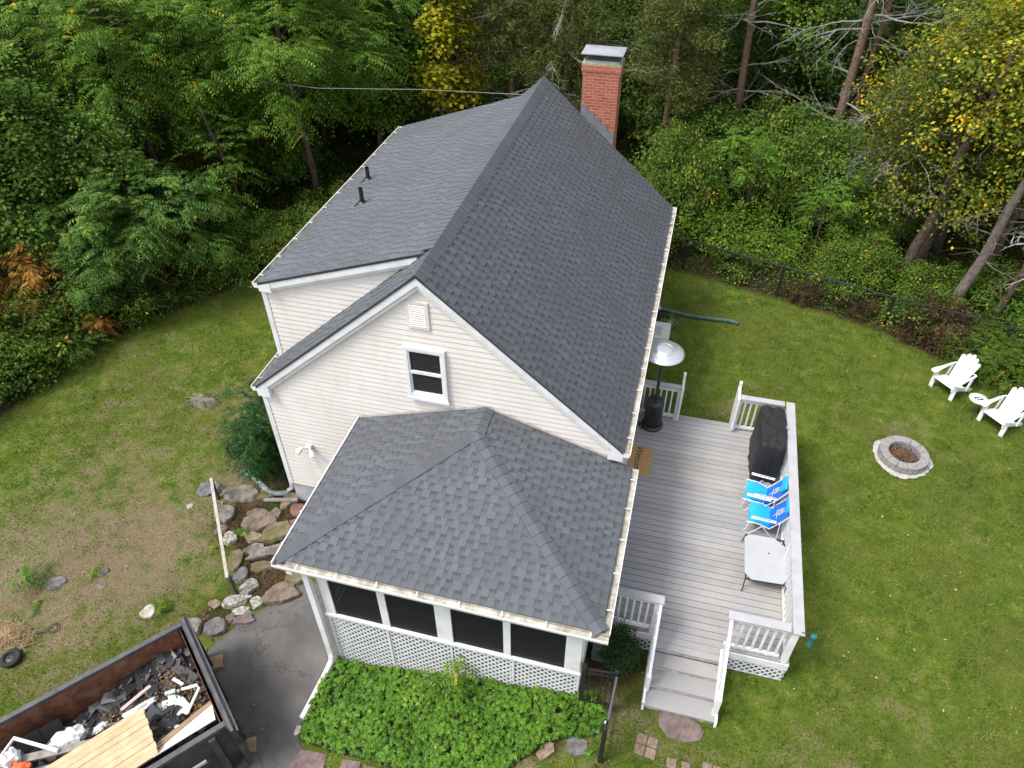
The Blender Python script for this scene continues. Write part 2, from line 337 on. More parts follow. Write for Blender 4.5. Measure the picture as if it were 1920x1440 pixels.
def np_quads(name, V, tint, m, parent=None, n=4):
    """V (N*n,3) array, every n verts a face"""
    N = len(V)//n; me = bpy.data.meshes.new(name)
    me.vertices.add(N*n); me.vertices.foreach_set('co', V.astype(np.float32).ravel())
    me.loops.add(N*n); me.loops.foreach_set('vertex_index', np.arange(N*n, dtype=np.int32))
    me.polygons.add(N); me.polygons.foreach_set('loop_start', np.arange(0, N*n, n, dtype=np.int32))
    me.polygons.foreach_set('loop_total', np.full(N, n, dtype=np.int32))
    a = me.attributes.new('tint', 'FLOAT', 'FACE'); a.data.foreach_set('value', np.clip(tint, 0, 1).astype(np.float32))
    me.update(calc_edges=True); me.materials.append(m)
    o = bpy.data.objects.new(name, me); C.objects.link(o)
    if parent is not None: o.parent = parent
    return o
def unit(a): return a/np.maximum(np.linalg.norm(a, axis=1, keepdims=True), 1e-6)
def leaf_quads(c, d, nrm, L, W, droop=.15):
    d = unit(d); s = unit(np.cross(d, nrm)); n = np.cross(s, d)
    L = np.reshape(L, (-1, 1)); W = np.reshape(W, (-1, 1))
    a = c; b = c+d*L*.45+s*W/2; t = c+d*L-n*L*droop; e = c+d*L*.45-s*W/2
    return np.stack([a, b, t, e], 1).reshape(-1, 3)

# ------------------------------------------------------------------ terrain
CP = np.array([(8,0,0),(12,6,0),(9,-4,0),(5.5,-4,0),(4.3,-3,.0),(6,9,0),(14,12,0),(20,0,0),(16,-8,0),(7,14,0),
(3.9,-4.5,-.02),(2,-4.5,-.25),(.5,-4.5,-.6),(-1,-4.5,-.92),(3,-6,-.15),(1,-6,-.45),(-.8,-6,-.95),(-2.5,-5,-1),(-1.2,-3,-.9),(-2.,-2.6,-.8),(-4.5,-6,-1.0),(-4,-8,-1.05),(-7,-8,-1.0),(-1,-9,-1),(4,-9,-.1),
(-4.1,0,-.4),(-3.3,-.7,-.55),(-5.5,-1.,-.45),(-4.6,-2.8,-.75),(-6.5,-3,-.6),(-8,-5.5,-.7),(-6,0,-.35),(-8,3,-.3),(-12,3,-.3),(-14,-3,-.4),(-12,-6,-.7),(-5,6,-.25),(-5,12,-.1),(-12,10,-.2),(-20,6,-.2),(-12,20,.3),(0,18,0.3),(0,12,0),(12,20,.2),(20,14,0.2),(-9,-1.5,-.42),(-16,-8,-.7)], float)
CP = CP*.84
def TZ(x, y):
    x = np.asarray(x, float); y = np.asarray(y, float); s = np.zeros(np.broadcast(x, y).shape); w_ = s.copy()
    for a, b, z in CP:
        d = ((x-a)**2+(y-b)**2)/.7056; k = 1/(d*d+.15); s = s+k*z; w_ = w_+k
    return s/w_
def tz(x, y): return float(TZ(x, y))
EDGE = np.array([(-30, -12), (-15, -3), (-12.2, -.3), (-11.34, .66), (-10.94, 2.0), (-10.7, 3.75), (-10.0, 5.1), (-9, 6.15), (-8.4, 7.4), (-6, 9.3), (-2, 10.8), (3.6, 10.55), (5, 10.2), (6.5, 9.75), (8, 9.3), (9.25, 8.85), (10, 8.35), (10.8, 8.1), (11.65, 7.5), (12.3, 6.7), (13.5, 5), (17, 1), (30, -8)], float)
def edge_dist(x, y):
    """signed distance to the wood's edge, positive inside the wood"""
    x = np.asarray(x, float); y = np.asarray(y, float); best = np.full(x.shape, 1e9); sg = np.ones(x.shape)
    for (ax, ay), (bx, by) in zip(EDGE[:-1], EDGE[1:]):
        dx, dy = bx-ax, by-ay; t = np.clip(((x-ax)*dx+(y-ay)*dy)/(dx*dx+dy*dy), 0, 1)
        d = np.hypot(x-ax-t*dx, y-ay-t*dy); cr = dx*(y-ay)-dy*(x-ax)
        m = d < best; best = np.where(m, d, best); sg = np.where(m, np.sign(cr), sg)
    return best*sg
def blob(x, y, cx, cy, r): return np.exp(-((x-cx)**2+(y-cy)**2)/(r*r))
def dry_f(x, y):
    v = .08+0*x
    for cx, cy, r, k in ((-6.6, -3.2, 2.2, .36), (-5.2, -1.6, 1.6, .3), (-7.6, -1.3, 2.2, .16), (-8.2, 1.4, 2.4, .17), (-5.6, 2.6, 1.6, .16), (-9.3, 3.6, 1.4, .1), (-4.3, .2, .9, .5), (-8.9, -3.8, 1.5, .35), (8.5, 5.0, .9, .12), (5.4, 4.9, .8, .3), (7.6, 2.9, .9, .12), (3.6, -2.6, .7, .4),
                        (4.6, -3.3, 1.0, .16), (7.2, -3.4, 1.1, .26), (8.7, -1.8, .9, .14), (9.4, 5.2, .5, .26), (2.8, -4.0, .7, .3), (6.9, 1.2, 4, -.05), (10.3, 2.2, .5, .2)):
        v = v+k*blob(x, y, cx, cy, r)
    return v
def litter_f(x, y):
    v = 1/(1+np.exp(-edge_dist(x, y)/.18))
    v = np.maximum(v, blob(x, y, 3.75, -1.95, .75)*.9); v = np.maximum(v, blob(x, y, -3.4, -.6, 1.1)*1.1); v = np.maximum(v, blob(x, y, -3.0, -1.6, .8)); v = np.maximum(v, blob(x, y, -4.2, -.7, .75)*.8); v = np.maximum(v, blob(x, y, -3.6, -2.6, .6)*.75)
    v = np.maximum(v, blob(x, y, 2.9, -3.6, .4)*.8); v = np.maximum(v, blob(x, y, 3.9, -3.9, .4)*.6); v = np.maximum(v, blob(x, y, -4.2, .5, .5)*.7); v = np.maximum(v, blob(x, y, 3.5, 8, .5)*.8)
    return v
def build_ground():
    xs = np.unique(np.concatenate([np.linspace(-60, -14, 24), np.linspace(-14, 14, 187), np.linspace(14, 60, 24)]))
    ys = np.unique(np.concatenate([np.linspace(-25, -7, 16), np.linspace(-7, 13, 135), np.linspace(13, 90, 40)]))
    X, Y = np.meshgrid(xs, ys); Z = TZ(X, Y)
    Z = Z+np.clip(Y-26, 0, 100)*.06
    me = bpy.data.meshes.new('lawn'); nx, ny = len(xs), len(ys)
    V = np.stack([X.ravel(), Y.ravel(), Z.ravel()], 1)
    idx = np.arange(nx*ny).reshape(ny, nx)
    Fc = np.stack([idx[:-1, :-1], idx[:-1, 1:], idx[1:, 1:], idx[1:, :-1]], -1).reshape(-1, 4)
    me.from_pydata(V.tolist(), [], Fc.tolist())
    for nm, fn in (('dry', dry_f), ('litter', litter_f)):
        a = me.attributes.new(nm, 'FLOAT', 'POINT'); a.data.foreach_set('value', fn(X, Y).ravel().astype(np.float32))
    me.materials.append(GROUND); me.polygons.foreach_set('use_smooth', [True]*len(me.polygons))
    o = bpy.data.objects.new('lawn', me); C.objects.link(o); o['kind'] = 'structure'
build_ground()
def drape(name, poly, m, dz, step=.18, kind='structure'):
    """a sheet following the terrain inside a polygon"""
    bm = bmesh.new(); vs = [bm.verts.new((x, y, 0)) for x, y in poly]; bm.faces.new(vs)
    xs = [p[0] for p in poly]; ys = [p[1] for p in poly]
    for ax, lo, hi in ((0, min(xs), max(xs)), (1, min(ys), max(ys))):
        k = lo+step
        while k < hi:
            n = (1, 0, 0) if ax == 0 else (0, 1, 0); co = (k, 0, 0) if ax == 0 else (0, k, 0)
            bmesh.ops.bisect_plane(bm, geom=bm.verts[:]+bm.edges[:]+bm.faces[:], plane_co=co, plane_no=n); k += step
    for v in bm.verts: v.co.z = tz(v.co.x, v.co.y)+dz
    me = bpy.data.meshes.new(name); bm.to_mesh(me); bm.free(); me.materials.append(m)
    me.polygons.foreach_set('use_smooth', [True]*len(me.polygons))
    o = bpy.data.objects.new(name, me); C.objects.link(o); o['kind'] = kind
    return o
def rough_poly(pts, amp=.05, sub=4, seed=0):
    r = random.Random(seed); o = []
    for (a, b), (c, d) in zip(pts, pts[1:]+pts[:1]):
        for k in range(sub):
            t = k/sub; o.append((a+(c-a)*t+r.uniform(-amp, amp), b+(d-b)*t+r.uniform(-amp, amp)))
    return o
drape('driveway', rough_poly([(-2.45, -1.5), (-1.0, -1.6), (-1.1, -2.9), (-1.22, -3.6), (-1.2, -4.2), (-1.0, -4.45), (-.6, -5), (-.6, -12), (-9, -12), (-9, -8), (-6.6, -6.9), (-4.4, -4.6), (-3.55, -3.6), (-3.15, -2.75), (-2.75, -2.15)], .03, 5, 3), ASPH, .012)

# ================================================================== HOUSE
ZR, ZE, LL, YD, ZD, BB = 5.85, 2.947, 8.73, .7865, 4.69, .867
WX, YW, EX = 3.33, .1087, 3.36
house = thing('house', 'two storey house with cream lap siding, grey shingle roof and a screened front porch', 'house')
def shingles(mb, O, U, V, lo, hi, vlen, e=.128, seed=0, base=0.0):
    """courses of laminated shingles on the plane O + u U + v V; lo/hi give the u range at v"""
    O, U, V = Vector(O), Vector(U).normalized(), Vector(V).normalized(); N = U.cross(V).normalized()
    if N.z < 0: N = -N
    r = random.Random(seed); P = lambda u, v, h: tuple(O+U*u+V*v+N*(h+base))
    def seg(u0, u1, v0, v1, h0, h1, t, face=True):
        a0, a1 = max(u0, lo(v0)), min(u1, hi(v0)); b0, b1 = max(u0, lo(v1)), min(u1, hi(v1))
        if a1-a0 < .004 and b1-b0 < .004: return
        a1 = max(a0, a1); b1 = max(b0, b1)
        mb.add([P(a0, v0, h0), P(a1, v0, h0), P(b1, v1, h1), P(b0, v1, h1)], [(0, 1, 2, 3)], t)
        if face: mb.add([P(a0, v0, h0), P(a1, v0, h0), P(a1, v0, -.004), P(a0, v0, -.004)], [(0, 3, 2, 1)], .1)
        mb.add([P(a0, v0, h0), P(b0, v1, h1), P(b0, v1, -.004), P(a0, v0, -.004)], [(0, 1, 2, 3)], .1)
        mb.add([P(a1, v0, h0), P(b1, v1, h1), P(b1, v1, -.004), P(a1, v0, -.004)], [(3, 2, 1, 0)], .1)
    k = 0
    while k*e < vlen-.001:
        v0 = k*e; v1 = min(v0+e, vlen); a, b = min(lo(v0), lo(v1)), max(hi(v0), hi(v1)); u = a-r.uniform(0, .3)
        ct = r.uniform(-.04, .04)
        while u < b:
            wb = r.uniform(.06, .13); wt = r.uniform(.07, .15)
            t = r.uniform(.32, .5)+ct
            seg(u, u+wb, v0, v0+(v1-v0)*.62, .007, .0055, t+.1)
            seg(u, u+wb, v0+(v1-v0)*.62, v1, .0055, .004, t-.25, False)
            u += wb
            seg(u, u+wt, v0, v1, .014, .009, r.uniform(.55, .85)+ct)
            u += wt
        k += 1
def caps(mb, P, Q, nl, nr, wd=.15, step=.14, seed=0, h=.022):
    """hip or ridge cap tiles from P (low) to Q; nl / nr unit vectors down both sides"""
    P, Q = Vector(P), Vector(Q); nl, nr = Vector(nl).normalized(), Vector(nr).normalized(); d = (Q-P); n = int(d.length/step); d.normalize()
    r = random.Random(seed); up = Vector((0, 0, 1))
    for k in range(n+1):
        a = P+d*(k*step); b = P+d*min((k+1)*step+.02, (Q-P).length+.02); t = r.uniform(.38, .7)
        w1 = wd*r.uniform(.97, 1.04)
        pts = []
        for q, hh in ((a, h), (b, h*.55)):
            pts += [tuple(q+nl*w1+up*(hh*.75)), tuple(q+nl*w1*.35+up*(hh*.98)), tuple(q+up*hh*1.05), tuple(q+nr*w1*.35+up*hh*.98), tuple(q+nr*w1+up*(hh*.75))]
        low = [tuple(Vector(p)-up*(h*.9)) for p in pts[:5]]
        mb.add(pts, [(i, i+1, i+6, i+5) for i in range(4)], t)
        mb.add(pts[:5]+low, [(i, i+5, i+6, i+1) for i in range(4)], .05)
        mb.add([pts[0], pts[5], tuple(Vector(pts[5])-up*h*.8), low[0]], [(0, 1, 2, 3)], .1); mb.add([pts[4], pts[9], tuple(Vector(pts[9])-up*h*.8), low[4]], [(3, 2, 1, 0)], .1)
SL = math.hypot(EX, ZR-ZE); vR = Vector((EX, 0, ZE-ZR)).normalized(); vL = Vector((-EX, 0, ZE-ZR)).normalized()
DX = 3.32; vD = Vector((-DX, 0, ZD-ZR+.05)).normalized(); SD = math.hypot(DX, ZR-.05-ZD)
# roof decks under the shingles
mb = MB()
def slab(a, b, c, d, th):
    up = Vector((0, 0, -th)); v = [Vector(x) for x in (a, b, c, d)]
    mb.add([tuple(x) for x in v]+[tuple(x+up) for x in v], [(0, 1, 2, 3), (7, 6, 5, 4), (0, 4, 5, 1), (1, 5, 6, 2), (2, 6, 7, 3), (3, 7, 4, 0)])
g_ = -.004
slab((0, 0, ZR+g_), (EX, 0, ZE+g_), (EX, LL, ZE+g_), (0, LL, ZR+g_), .035)
slab((0, 0, ZR+g_), (0, YD, ZR+g_), (-EX, YD, ZE+g_), (-EX, 0, ZE+g_), .035)
slab((0, LL-BB, ZR+g_), (0, LL, ZR+g_), (-EX, LL, ZE+g_), (-EX, LL-BB, ZE+g_), .035)
slab((-.06, YD, ZR-.07), (-.06, LL-BB, ZR-.07), (-DX, LL-BB, ZD+g_), (-DX, YD, ZD+g_), .04)
# narrow skirt of the lower left roof that runs under the dormer's front wall
slab((-.3, YD, ZR-.3*(ZR-ZE)/EX+g_-.002), (-.3, YD+.14, ZR-.3*(ZR-ZE)/EX+g_-.002), (-EX, YD+.14, ZE+g_-.002), (-EX, YD, ZE+g_-.002), .035)
roof = mb.build('roof', SH_DARK, house)
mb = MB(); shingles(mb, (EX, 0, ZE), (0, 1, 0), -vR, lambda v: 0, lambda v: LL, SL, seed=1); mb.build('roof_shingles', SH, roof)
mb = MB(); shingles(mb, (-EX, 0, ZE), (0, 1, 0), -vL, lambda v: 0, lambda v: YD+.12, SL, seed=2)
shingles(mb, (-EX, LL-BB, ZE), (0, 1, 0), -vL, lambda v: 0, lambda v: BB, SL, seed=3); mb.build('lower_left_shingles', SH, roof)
mb = MB(); shingles(mb, (-DX, YD, ZD), (0, 1, 0), -vD, lambda v: 0, lambda v: LL-BB-YD, SD-.02, seed=4); mb.build('dormer_shingles', SH_SHEEN, roof)
mb = MB(); caps(mb, (0, 0, ZR+.006), (0, YD, ZR+.006), vL, vR, .18, seed=5); caps(mb, (0, YD, ZR+.006), (0, LL-BB, ZR+.006), vD, vR, .2, seed=6); caps(mb, (0, LL-BB, ZR+.006), (0, LL-.02, ZR+.006), vL, vR, .18, seed=7)
mb.build('ridge_cap', SH_SHEEN, roof)
for (x, y, z, h) in ((-2.85, 4.67, 4.86, .27), (-2.43, 3.43, 5.0, .31)):
    mb = MB(); mb.tube([(x, y, z-.1), (x, y, z+h)], .042, 14, cap=False); mb.tube([(x, y, z+h), (x, y, z-.05)], .034, 14, cap=False)
    mb.lathe([(.11, -.03), (.1, .0), (.055, .035), (.05, .06)], (x, y, z), 16)
    mb.box(x-.13, x+.13, y-.13, y+.13, z-.075, z-.03); pv = mb.build('vent_pipe', BLACK, roof, smooth=False)

# ---- siding
def poly_iv(poly, z):
    xs = []
    for (x0, z0), (x1, z1) in zip(poly, poly[1:]+poly[:1]):
        if z0 != z1 and min(z0, z1) <= z <= max(z0, z1): xs.append(x0+(x1-x0)*(z-z0)/(z1-z0))
    return (min(xs), max(xs)) if len(xs) > 1 else None
def siding(mb, O, U, N, poly, e=.105, lap=.012):
    """laps on the vertical plane O + u U; poly in (u, z)"""
    O, U, N = Vector(O), Vector(U), Vector(N); z0 = min(z for u, z in poly); z1 = max(z for u, z in poly); z = z0; k = 0
    P = lambda u, zz, h: tuple(Vector((O.x, O.y, 0))+U*u+N*h+Vector((0, 0, zz)))
    brk = sorted({z_ for _, z_ in poly})
    while z < z1-.002:
        zt = min(z+e, z1)
        cuts = [z+1e-5]+[b for b in brk if z+.004 < b < zt-.004]+[zt-1e-5]
        for a, b in zip(cuts[:-1], cuts[1:]):
            A, B = poly_iv(poly, a), poly_iv(poly, b)
            if not A or not B: continue
            ha = lap*(1-(a-z)/e); hb = lap*(1-(b-z)/e)*.9
            mid = lambda q, w: q
            mb.add([P(A[0], a, ha), P(A[1], a, ha), P(B[1], b, hb), P(B[0], b, hb)], [(0, 1, 2, 3)])
            if a == cuts[0]: mb.add([P(A[0], a, 0), P(A[1], a, 0), P(A[1], a, ha), P(A[0], a, ha)], [(0, 1, 2, 3)])
        z += e; k += 1
SB = .222
rz_ = lambda x: ZR-.06-abs(x)*(ZR-ZE)/EX
mb = MB(); siding(mb, (0, YW, 0), (1, 0, 0), (0, -1, 0), [(-WX, SB), (WX, SB), (WX, rz_(WX)), (0, rz_(0)), (-WX, rz_(WX))])
mb.box(-WX, WX, YW+.002, YW+.1, SB, ZE-.2); wall = mb.build('front_wall', SIDING, house)
dz_ = lambda x: ZD-.06+(ZR-.05-ZD)*(DX-abs(x))/DX
mb = MB(); siding(mb, (0, YD+.11, 0), (1, 0, 0), (0, -1, 0), [(-WX, ZE+.02), (-WX, dz_(WX)), (-.3, dz_(.3)), (-.3, ZR-.33)]); mb.build('dormer_front_wall', SIDING, house)
mb = MB(); siding(mb, (-WX, YW, 0), (0, -1, 0), (-1, 0, 0), [(0, SB), (-8.5, SB), (-8.5, ZE-.02), (0, ZE-.02)]); siding(mb, (-WX, YD+.11, 0), (0, -1, 0), (-1, 0, 0), [(0, ZE-.02), (-(LL-BB-YD-.2), ZE-.02), (-(LL-BB-YD-.2), ZD-.05), (0, ZD-.05)]); mb.build('left_wall', SIDING, house)
mb = MB(); siding(mb, (WX, YW, 0), (0, 1, 0), (1, 0, 0), [(0, SB), (8.5, SB), (8.5, ZE-.02), (0, ZE-.02)]); mb.build('right_wall', SIDING, house)
mb = MB(); siding(mb, (0, LL-.11, 0), (-1, 0, 0), (0, 1, 0), [(-WX, SB), (WX, SB), (WX, rz_(WX)), (0, rz_(0)), (-WX, rz_(WX))]); mb.build('back_wall', SIDING, house)
mb = MB(); mb.box(-WX+.03, WX-.03, YW+.03, LL-.14, -1.1, SB+.02)
mb.build('foundation', FOUND, house)
# corner boards
for x, y, z0, z1, sx, sy in ((-WX, YW, SB-.01, ZE-.1, -1, -1), (WX, YW, SB-.01, ZE-.1, 1, -1), (-WX, YD+.11, ZE+.02, ZD-.1, -1, -1), (-WX, LL-.11, SB, ZE-.1, -1, 1), (WX, LL-.11, SB, ZE-.1, 1, 1)):
    mb = MB(); a, b = (x-.02, x+.075) if sx < 0 else (x-.075, x+.02)
    c, d = (y-.02, y+.0) if sy < 0 else (y, y+.02)
    mb.box(a, b, c, d, z0, z1)
    a, b = (x-.019, x) if sx < 0 else (x, x+.019); c, d = (y+.0005, y+.08) if sy < 0 else (y-.08, y-.0005)
    mb.box(a, b, c, d, z0, z1)
    mb.build('corner_trim', WHITE, house)
# rake boards
def rake(mb, x0, z0, x1, z1, y, dep=.03, h=.16, drop=.03):
    a = Vector((x0, 0, z0)); b = Vector((x1, 0, z1))
    v = []
    for yy in (y, y+dep):
        v += [(x0, yy, z0-drop), (x1, yy, z1-drop), (x1, yy, z1-drop-h), (x0, yy, z0-drop-h)]
    mb.add(v, [(0, 3, 2, 1), (4, 5, 6, 7), (0, 1, 5, 4), (2, 3, 7, 6), (1, 2, 6, 5), (0, 4, 7, 3)])
for s_ in (-1, 1):
    mb = MB(); rake(mb, 0, ZR, s_*EX, ZE, LL-.04, .03, .15); mb.build('rake_board', WHITE, house)
    mb = MB(); rake(mb, 0, ZR, s_*EX, ZE, .012, .03, .15)
    rake(mb, 0, ZR-.075, s_*(EX-.03), ZE-.05, .0455, .046, .17)
    # return boxes closing the eave ends
    
    v = [(x, y, z) for y in (.0, .09) for x, z in ((s_*(EX+.0), ZE-.045), (s_*(EX+.0), ZE-.215), (s_*(EX-.25), ZE-.215), (s_*(EX-.25), ZE+.02))]
    mb.add(v, [(0, 1, 2, 3), (7, 6, 5, 4), (1, 5, 6, 2), (0, 4, 5, 1), (2, 6, 7, 3)])
    mb.build('rake_board', WHITE, house)
mb = MB()
rake(mb, -.28, ZD+(ZR-.05-ZD)*(DX-.28)/DX, -DX, ZD, YD+.01, .03, .13, .035)
rake(mb, -.3, ZD+(ZR-.05-ZD)*(DX-.3)/DX-.05, -DX+.03, ZD-.045, YD+.042, .05, .14, .035)
v = [(x, y, z) for y in (YD+.0, YD+.088) for x, z in ((-DX, ZD-.05), (-DX, ZD-.17), (-DX+.24, ZD-.17), (-DX+.24, ZD+.02))]
mb.add(v, [(0, 1, 2, 3), (7, 6, 5, 4), (1, 5, 6, 2), (0, 4, 5, 1), (2, 6, 7, 3)])
mb.build('rake_board', WHITE, house)
# gutters: open troughs with spikes
def gutter(name, P, Q, outv, wd=.115, dp=.1, parent=house, seg=1.45, endcaps=True):
    P, Q, o = Vector(P), Vector(Q), Vector(outv).normalized(); d = (Q-P).normalized(); L = (Q-P).length; dn = Vector((0, 0, -1))
    m1 = MB(); m1.cur = 0
    def strip(a, b, flip=False):
        q = [tuple(P+a), tuple(Q+a), tuple(Q+b), tuple(P+b)]; m1.add(q, [(0, 1, 2, 3)])
    z = Vector((0, 0, 0)); i0 = o*.0; 
    m1.cur = 1; strip(dn*dp*.55+o*.006, dn*dp*.55+o*(wd*.78)); strip(o*.006, o*.006+dn*dp*.55); strip(dn*dp*.55+o*(wd*.78), o*(wd-.014)+dn*.006)
    m1.cur = 0
    strip(o*(wd-.014), o*wd); strip(o*wd, o*wd+dn*.03); strip(o*wd+dn*.03, o*(wd*.8)+dn*dp); strip(o*(wd*.8)+dn*dp, dn*dp); strip(dn*dp, z)
    if endcaps:
        for e in (P, Q): m1.add([tuple(e), tuple(e+o*wd), tuple(e+o*wd+dn*.03), tuple(e+o*wd*.8+dn*dp), tuple(e+dn*dp)], [(0, 1, 2, 3, 4)])
    n = int(L/.62)
    for k in range(n):
        c = P+d*((k+.6)*L/n); m1.beam(c+o*.004+Vector((0, 0, .004)), c+o*(wd-.003)+Vector((0, 0, .004)), .014, .008)
    return m1.build(name, [WHITE, GRIME], parent)
gutter('gutter', (EX+.005, 0, ZE-.005), (EX+.005, LL, ZE-.005), (1, 0, 0))
gutter('gutter', (-EX-.005, LL, ZE-.005), (-EX-.005, 0, ZE-.005), (-1, 0, 0), .1)
gutter('gutter', (-DX-.005, LL-BB, ZD-.005), (-DX-.005, YD, ZD-.005), (-1, 0, 0), .1)
mb = MB(); mb.tube([(-WX-.06, .2, ZE-.1), (-WX-.06, .2, .1), (-WX-.08, .2, -.1), (-WX-.2, .22, -.22)], .042, 8); mb.build('downspout', WHITE, house)
mb = MB(); mb.tube([(WX+.06, 8.35, ZE-.1), (WX+.06, 8.35, .2), (WX+.12, 8.38, .08)], .042, 8); mb.build('downspout', WHITE, house)

# ---- gable window, vent, floodlight
yf = YW-.034
win = MB()
x0, x1, z0, z1 = -.37, .34, 3.33, 4.43
cw = .062
for a, b, c, d in ((x0, x1, z1-cw, z1), (x0, x1, z0, z0+.1), (x0, x0+cw, z0+.1, z1-cw), (x1-cw, x1, z0+.1, z1-cw)): win.box(a, b, yf-.035, yf+.03, c, d)
win.box(x0-.02, x1+.02, yf-.06, yf-.036, z0-.02, z0+.03)
window = win.build('window', WHITE, house)
mb = MB(); xi0, xi1, zi0, zi1 = x0+cw, x1-cw, z0+.1, z1-cw; zm = (zi0+zi1)/2
for a, b, c, d, yy in ((xi0, xi1, zi1-.03, zi1, -.022), (xi0, xi1, zm-.025, zm+.03, -.022), (xi0, xi0+.028, zm+.03, zi1-.03, -.022), (xi1-.028, xi1, zm+.03, zi1-.03, -.022),
                       (xi0, xi1, zi0, zi0+.045, -.01), (xi0, xi0+.03, zi0+.045, zm-.025, -.01), (xi1-.03, xi1, zi0+.045, zm-.025, -.01)): mb.box(a, b, yf+yy, yf+.028, c, d)
mb.build('sash', WHITE, window)
mb = MB(); mb.box(xi0+.03, xi1-.03, yf+.008, yf+.012, zm+.028, zi1-.028); mb.build('window_pane', GLASS, window)
mb = MB(); mb.box(xi0+.04, xi1-.04, yf+.012, yf+.016, zi0+.04, zm-.02); mb.build('window_pane', GLASS, window)
mb = MB(); k = zi0+.05
while k < zi1-.04:
    if abs(k-zm) > .04: mb.box(xi0+.045, xi1-.045, yf+(.003 if k > zm else .006), yf+(.0075 if k > zm else .0115), k, k+.007)
    k += .036
mb.build('blind', simple('charcoal_slats', (.04, .037, .037), rough=.6), window)
mb = MB(); x0, x1, z0, z1 = -.25, .12, 4.81, 5.32
for a, b, c, d in ((x0, x1, z1-.045, z1), (x0, x1, z0, z0+.045), (x0, x0+.045, z0+.045, z1-.045), (x1-.045, x1, z0+.045, z1-.045)): mb.box(a, b, yf+.0, yf+.03, c, d)
k = z0+.05
while k < z1-.06:
    mb.add([(x0+.045, yf-.008, k), (x1-.045, yf-.008, k), (x1-.045, yf+.014, k+.022), (x0+.045, yf+.014, k+.022)], [(0, 1, 2, 3)]); k += .042

mb.build('gable_vent', simple('cream_vent', (.76, .73, .69), rough=.5), house)
mb = MB(); fx, fz = -2.62, 1.5; mb.lathe([(.001, .0), (.05, .0), (.055, .03)], (0, 0, 0), 14)
mb = MB(); mb.beam((fx, yf+.01, fz), (fx, yf-.05, fz), .11, .11); mb.tube([(fx-.02, yf-.05, fz), (fx-.08, yf-.1, fz+.03)], .016); mb.tube([(fx+.02, yf-.05, fz), (fx+.07, yf-.1, fz+.0)], .016)
fl = mb.build('floodlight', WHITE, house)
for dx, dz, dy in ((-.09, .04, -.1), (.08, -.0, -.1)):
    mb = MB(); a = Vector((fx+dx, yf+dy, fz+dz)); b = a+Vector((-.085 if dx < 0 else .05, -.06, -.085)); P_ = [a+(b-a)*t for t in (0, .25, .6, 1)]
    mb.tube([tuple(p) for p in P_], [.028, .036, .055, .062], 12); mb.build('lamp_head', WHITE, fl, smooth=False)

# ---- chimney
ch = MB(); cx0, cx1, cy0, cy1 = .9, 1.74, 8.745, 9.3
ch.box(cx0, cx1, cy0, cy1, -.1, 5.98); ch.box(cx0-.018, cx1+.018, cy0-.006, cy1+.018, 5.98, 6.06); ch.box(cx0-.035, cx1+.035, cy0-.02, cy1+.035, 6.06, 6.2)
chim = ch.build('chimney', BRICK, house)
mb = MB(); mb.box(cx0-.03, cx1+.03, cy0-.016, cy1+.03, 6.2, 6.235); mb.build('chimney_crown', simple('mossy_mortar', (.42, .4, .3), (.24, .25, .14), scale=7, rough=.95), chim)
mb = MB(); mb.box(cx0+.02, cx1-.02, cy0+.03, cy1-.02, 6.236, 6.29); capb = mb.build('flue_cap', GALV, chim)
mb = MB()
for k in range(22):
    x = cx0+.035+k*(cx1-cx0-.07)/21; mb.box(x-.004, x+.004, cy0+.034, cy0+.042, 6.29, 6.43); mb.box(x-.004, x+.004, cy1-.034, cy1-.026, 6.29, 6.43)
for k in range(13):
    y = cy0+.045+k*(cy1-cy0-.085)/12; mb.box(cx0+.024, cx0+.03, y-.004, y+.004, 6.29, 6.43); mb.box(cx1-.03, cx1-.024, y-.004, y+.004, 6.29, 6.43)
for k in range(3):
    z = 6.322+k*.033; mb.box(cx0+.03, cx1-.03, cy0+.032, cy0+.0335, z, z+.006); mb.box(cx1-.0235, cx1-.021, cy0+.03, cy1-.03, z, z+.006)
mb.box(cx0+.08, cx1-.08, cy0+.1, cy1-.1, 6.29, 6.4)
mb.build('spark_mesh', simple('dark_mesh', (.1, .105, .11), rough=.5, metal=.5), capb)
mb = MB(); a, b, c, d = cx0-.055, cx1+.055, cy0-.055, cy1+.055
mb.add([(a, c, 6.43), (b, c, 6.43), (b, d, 6.43), (a, d, 6.43), (a, c, 6.45), (b, c, 6.45), (b, d, 6.45), (a, d, 6.45), (a+.16, (c+d)/2, 6.49), (b-.16, (c+d)/2, 6.49)],
       [(0, 3, 2, 1), (0, 1, 5, 4), (1, 2, 6, 5), (2, 3, 7, 6), (3, 0, 4, 7), (4, 5, 9, 8), (5, 6, 9), (6, 7, 8, 9), (7, 4, 8)]); mb.build('cap_lid', GALV, capb)
mb = MB(); sl = (ZR-ZE)/EX
for k in range(5):
    xa = cx0+k*.165-.003; xb = xa+.17; zt = ZR-(xa)*sl+.2
    mb.box(xa, xb, cy0-.012-.001*k, cy0-.003, zt-.5, zt)
    mb.box(xa, xb, cy0-.016-.001*k, cy0-.0125-.001*k, zt-.012, zt+.008)
mb.build('step_flashing', LEAD, chim)

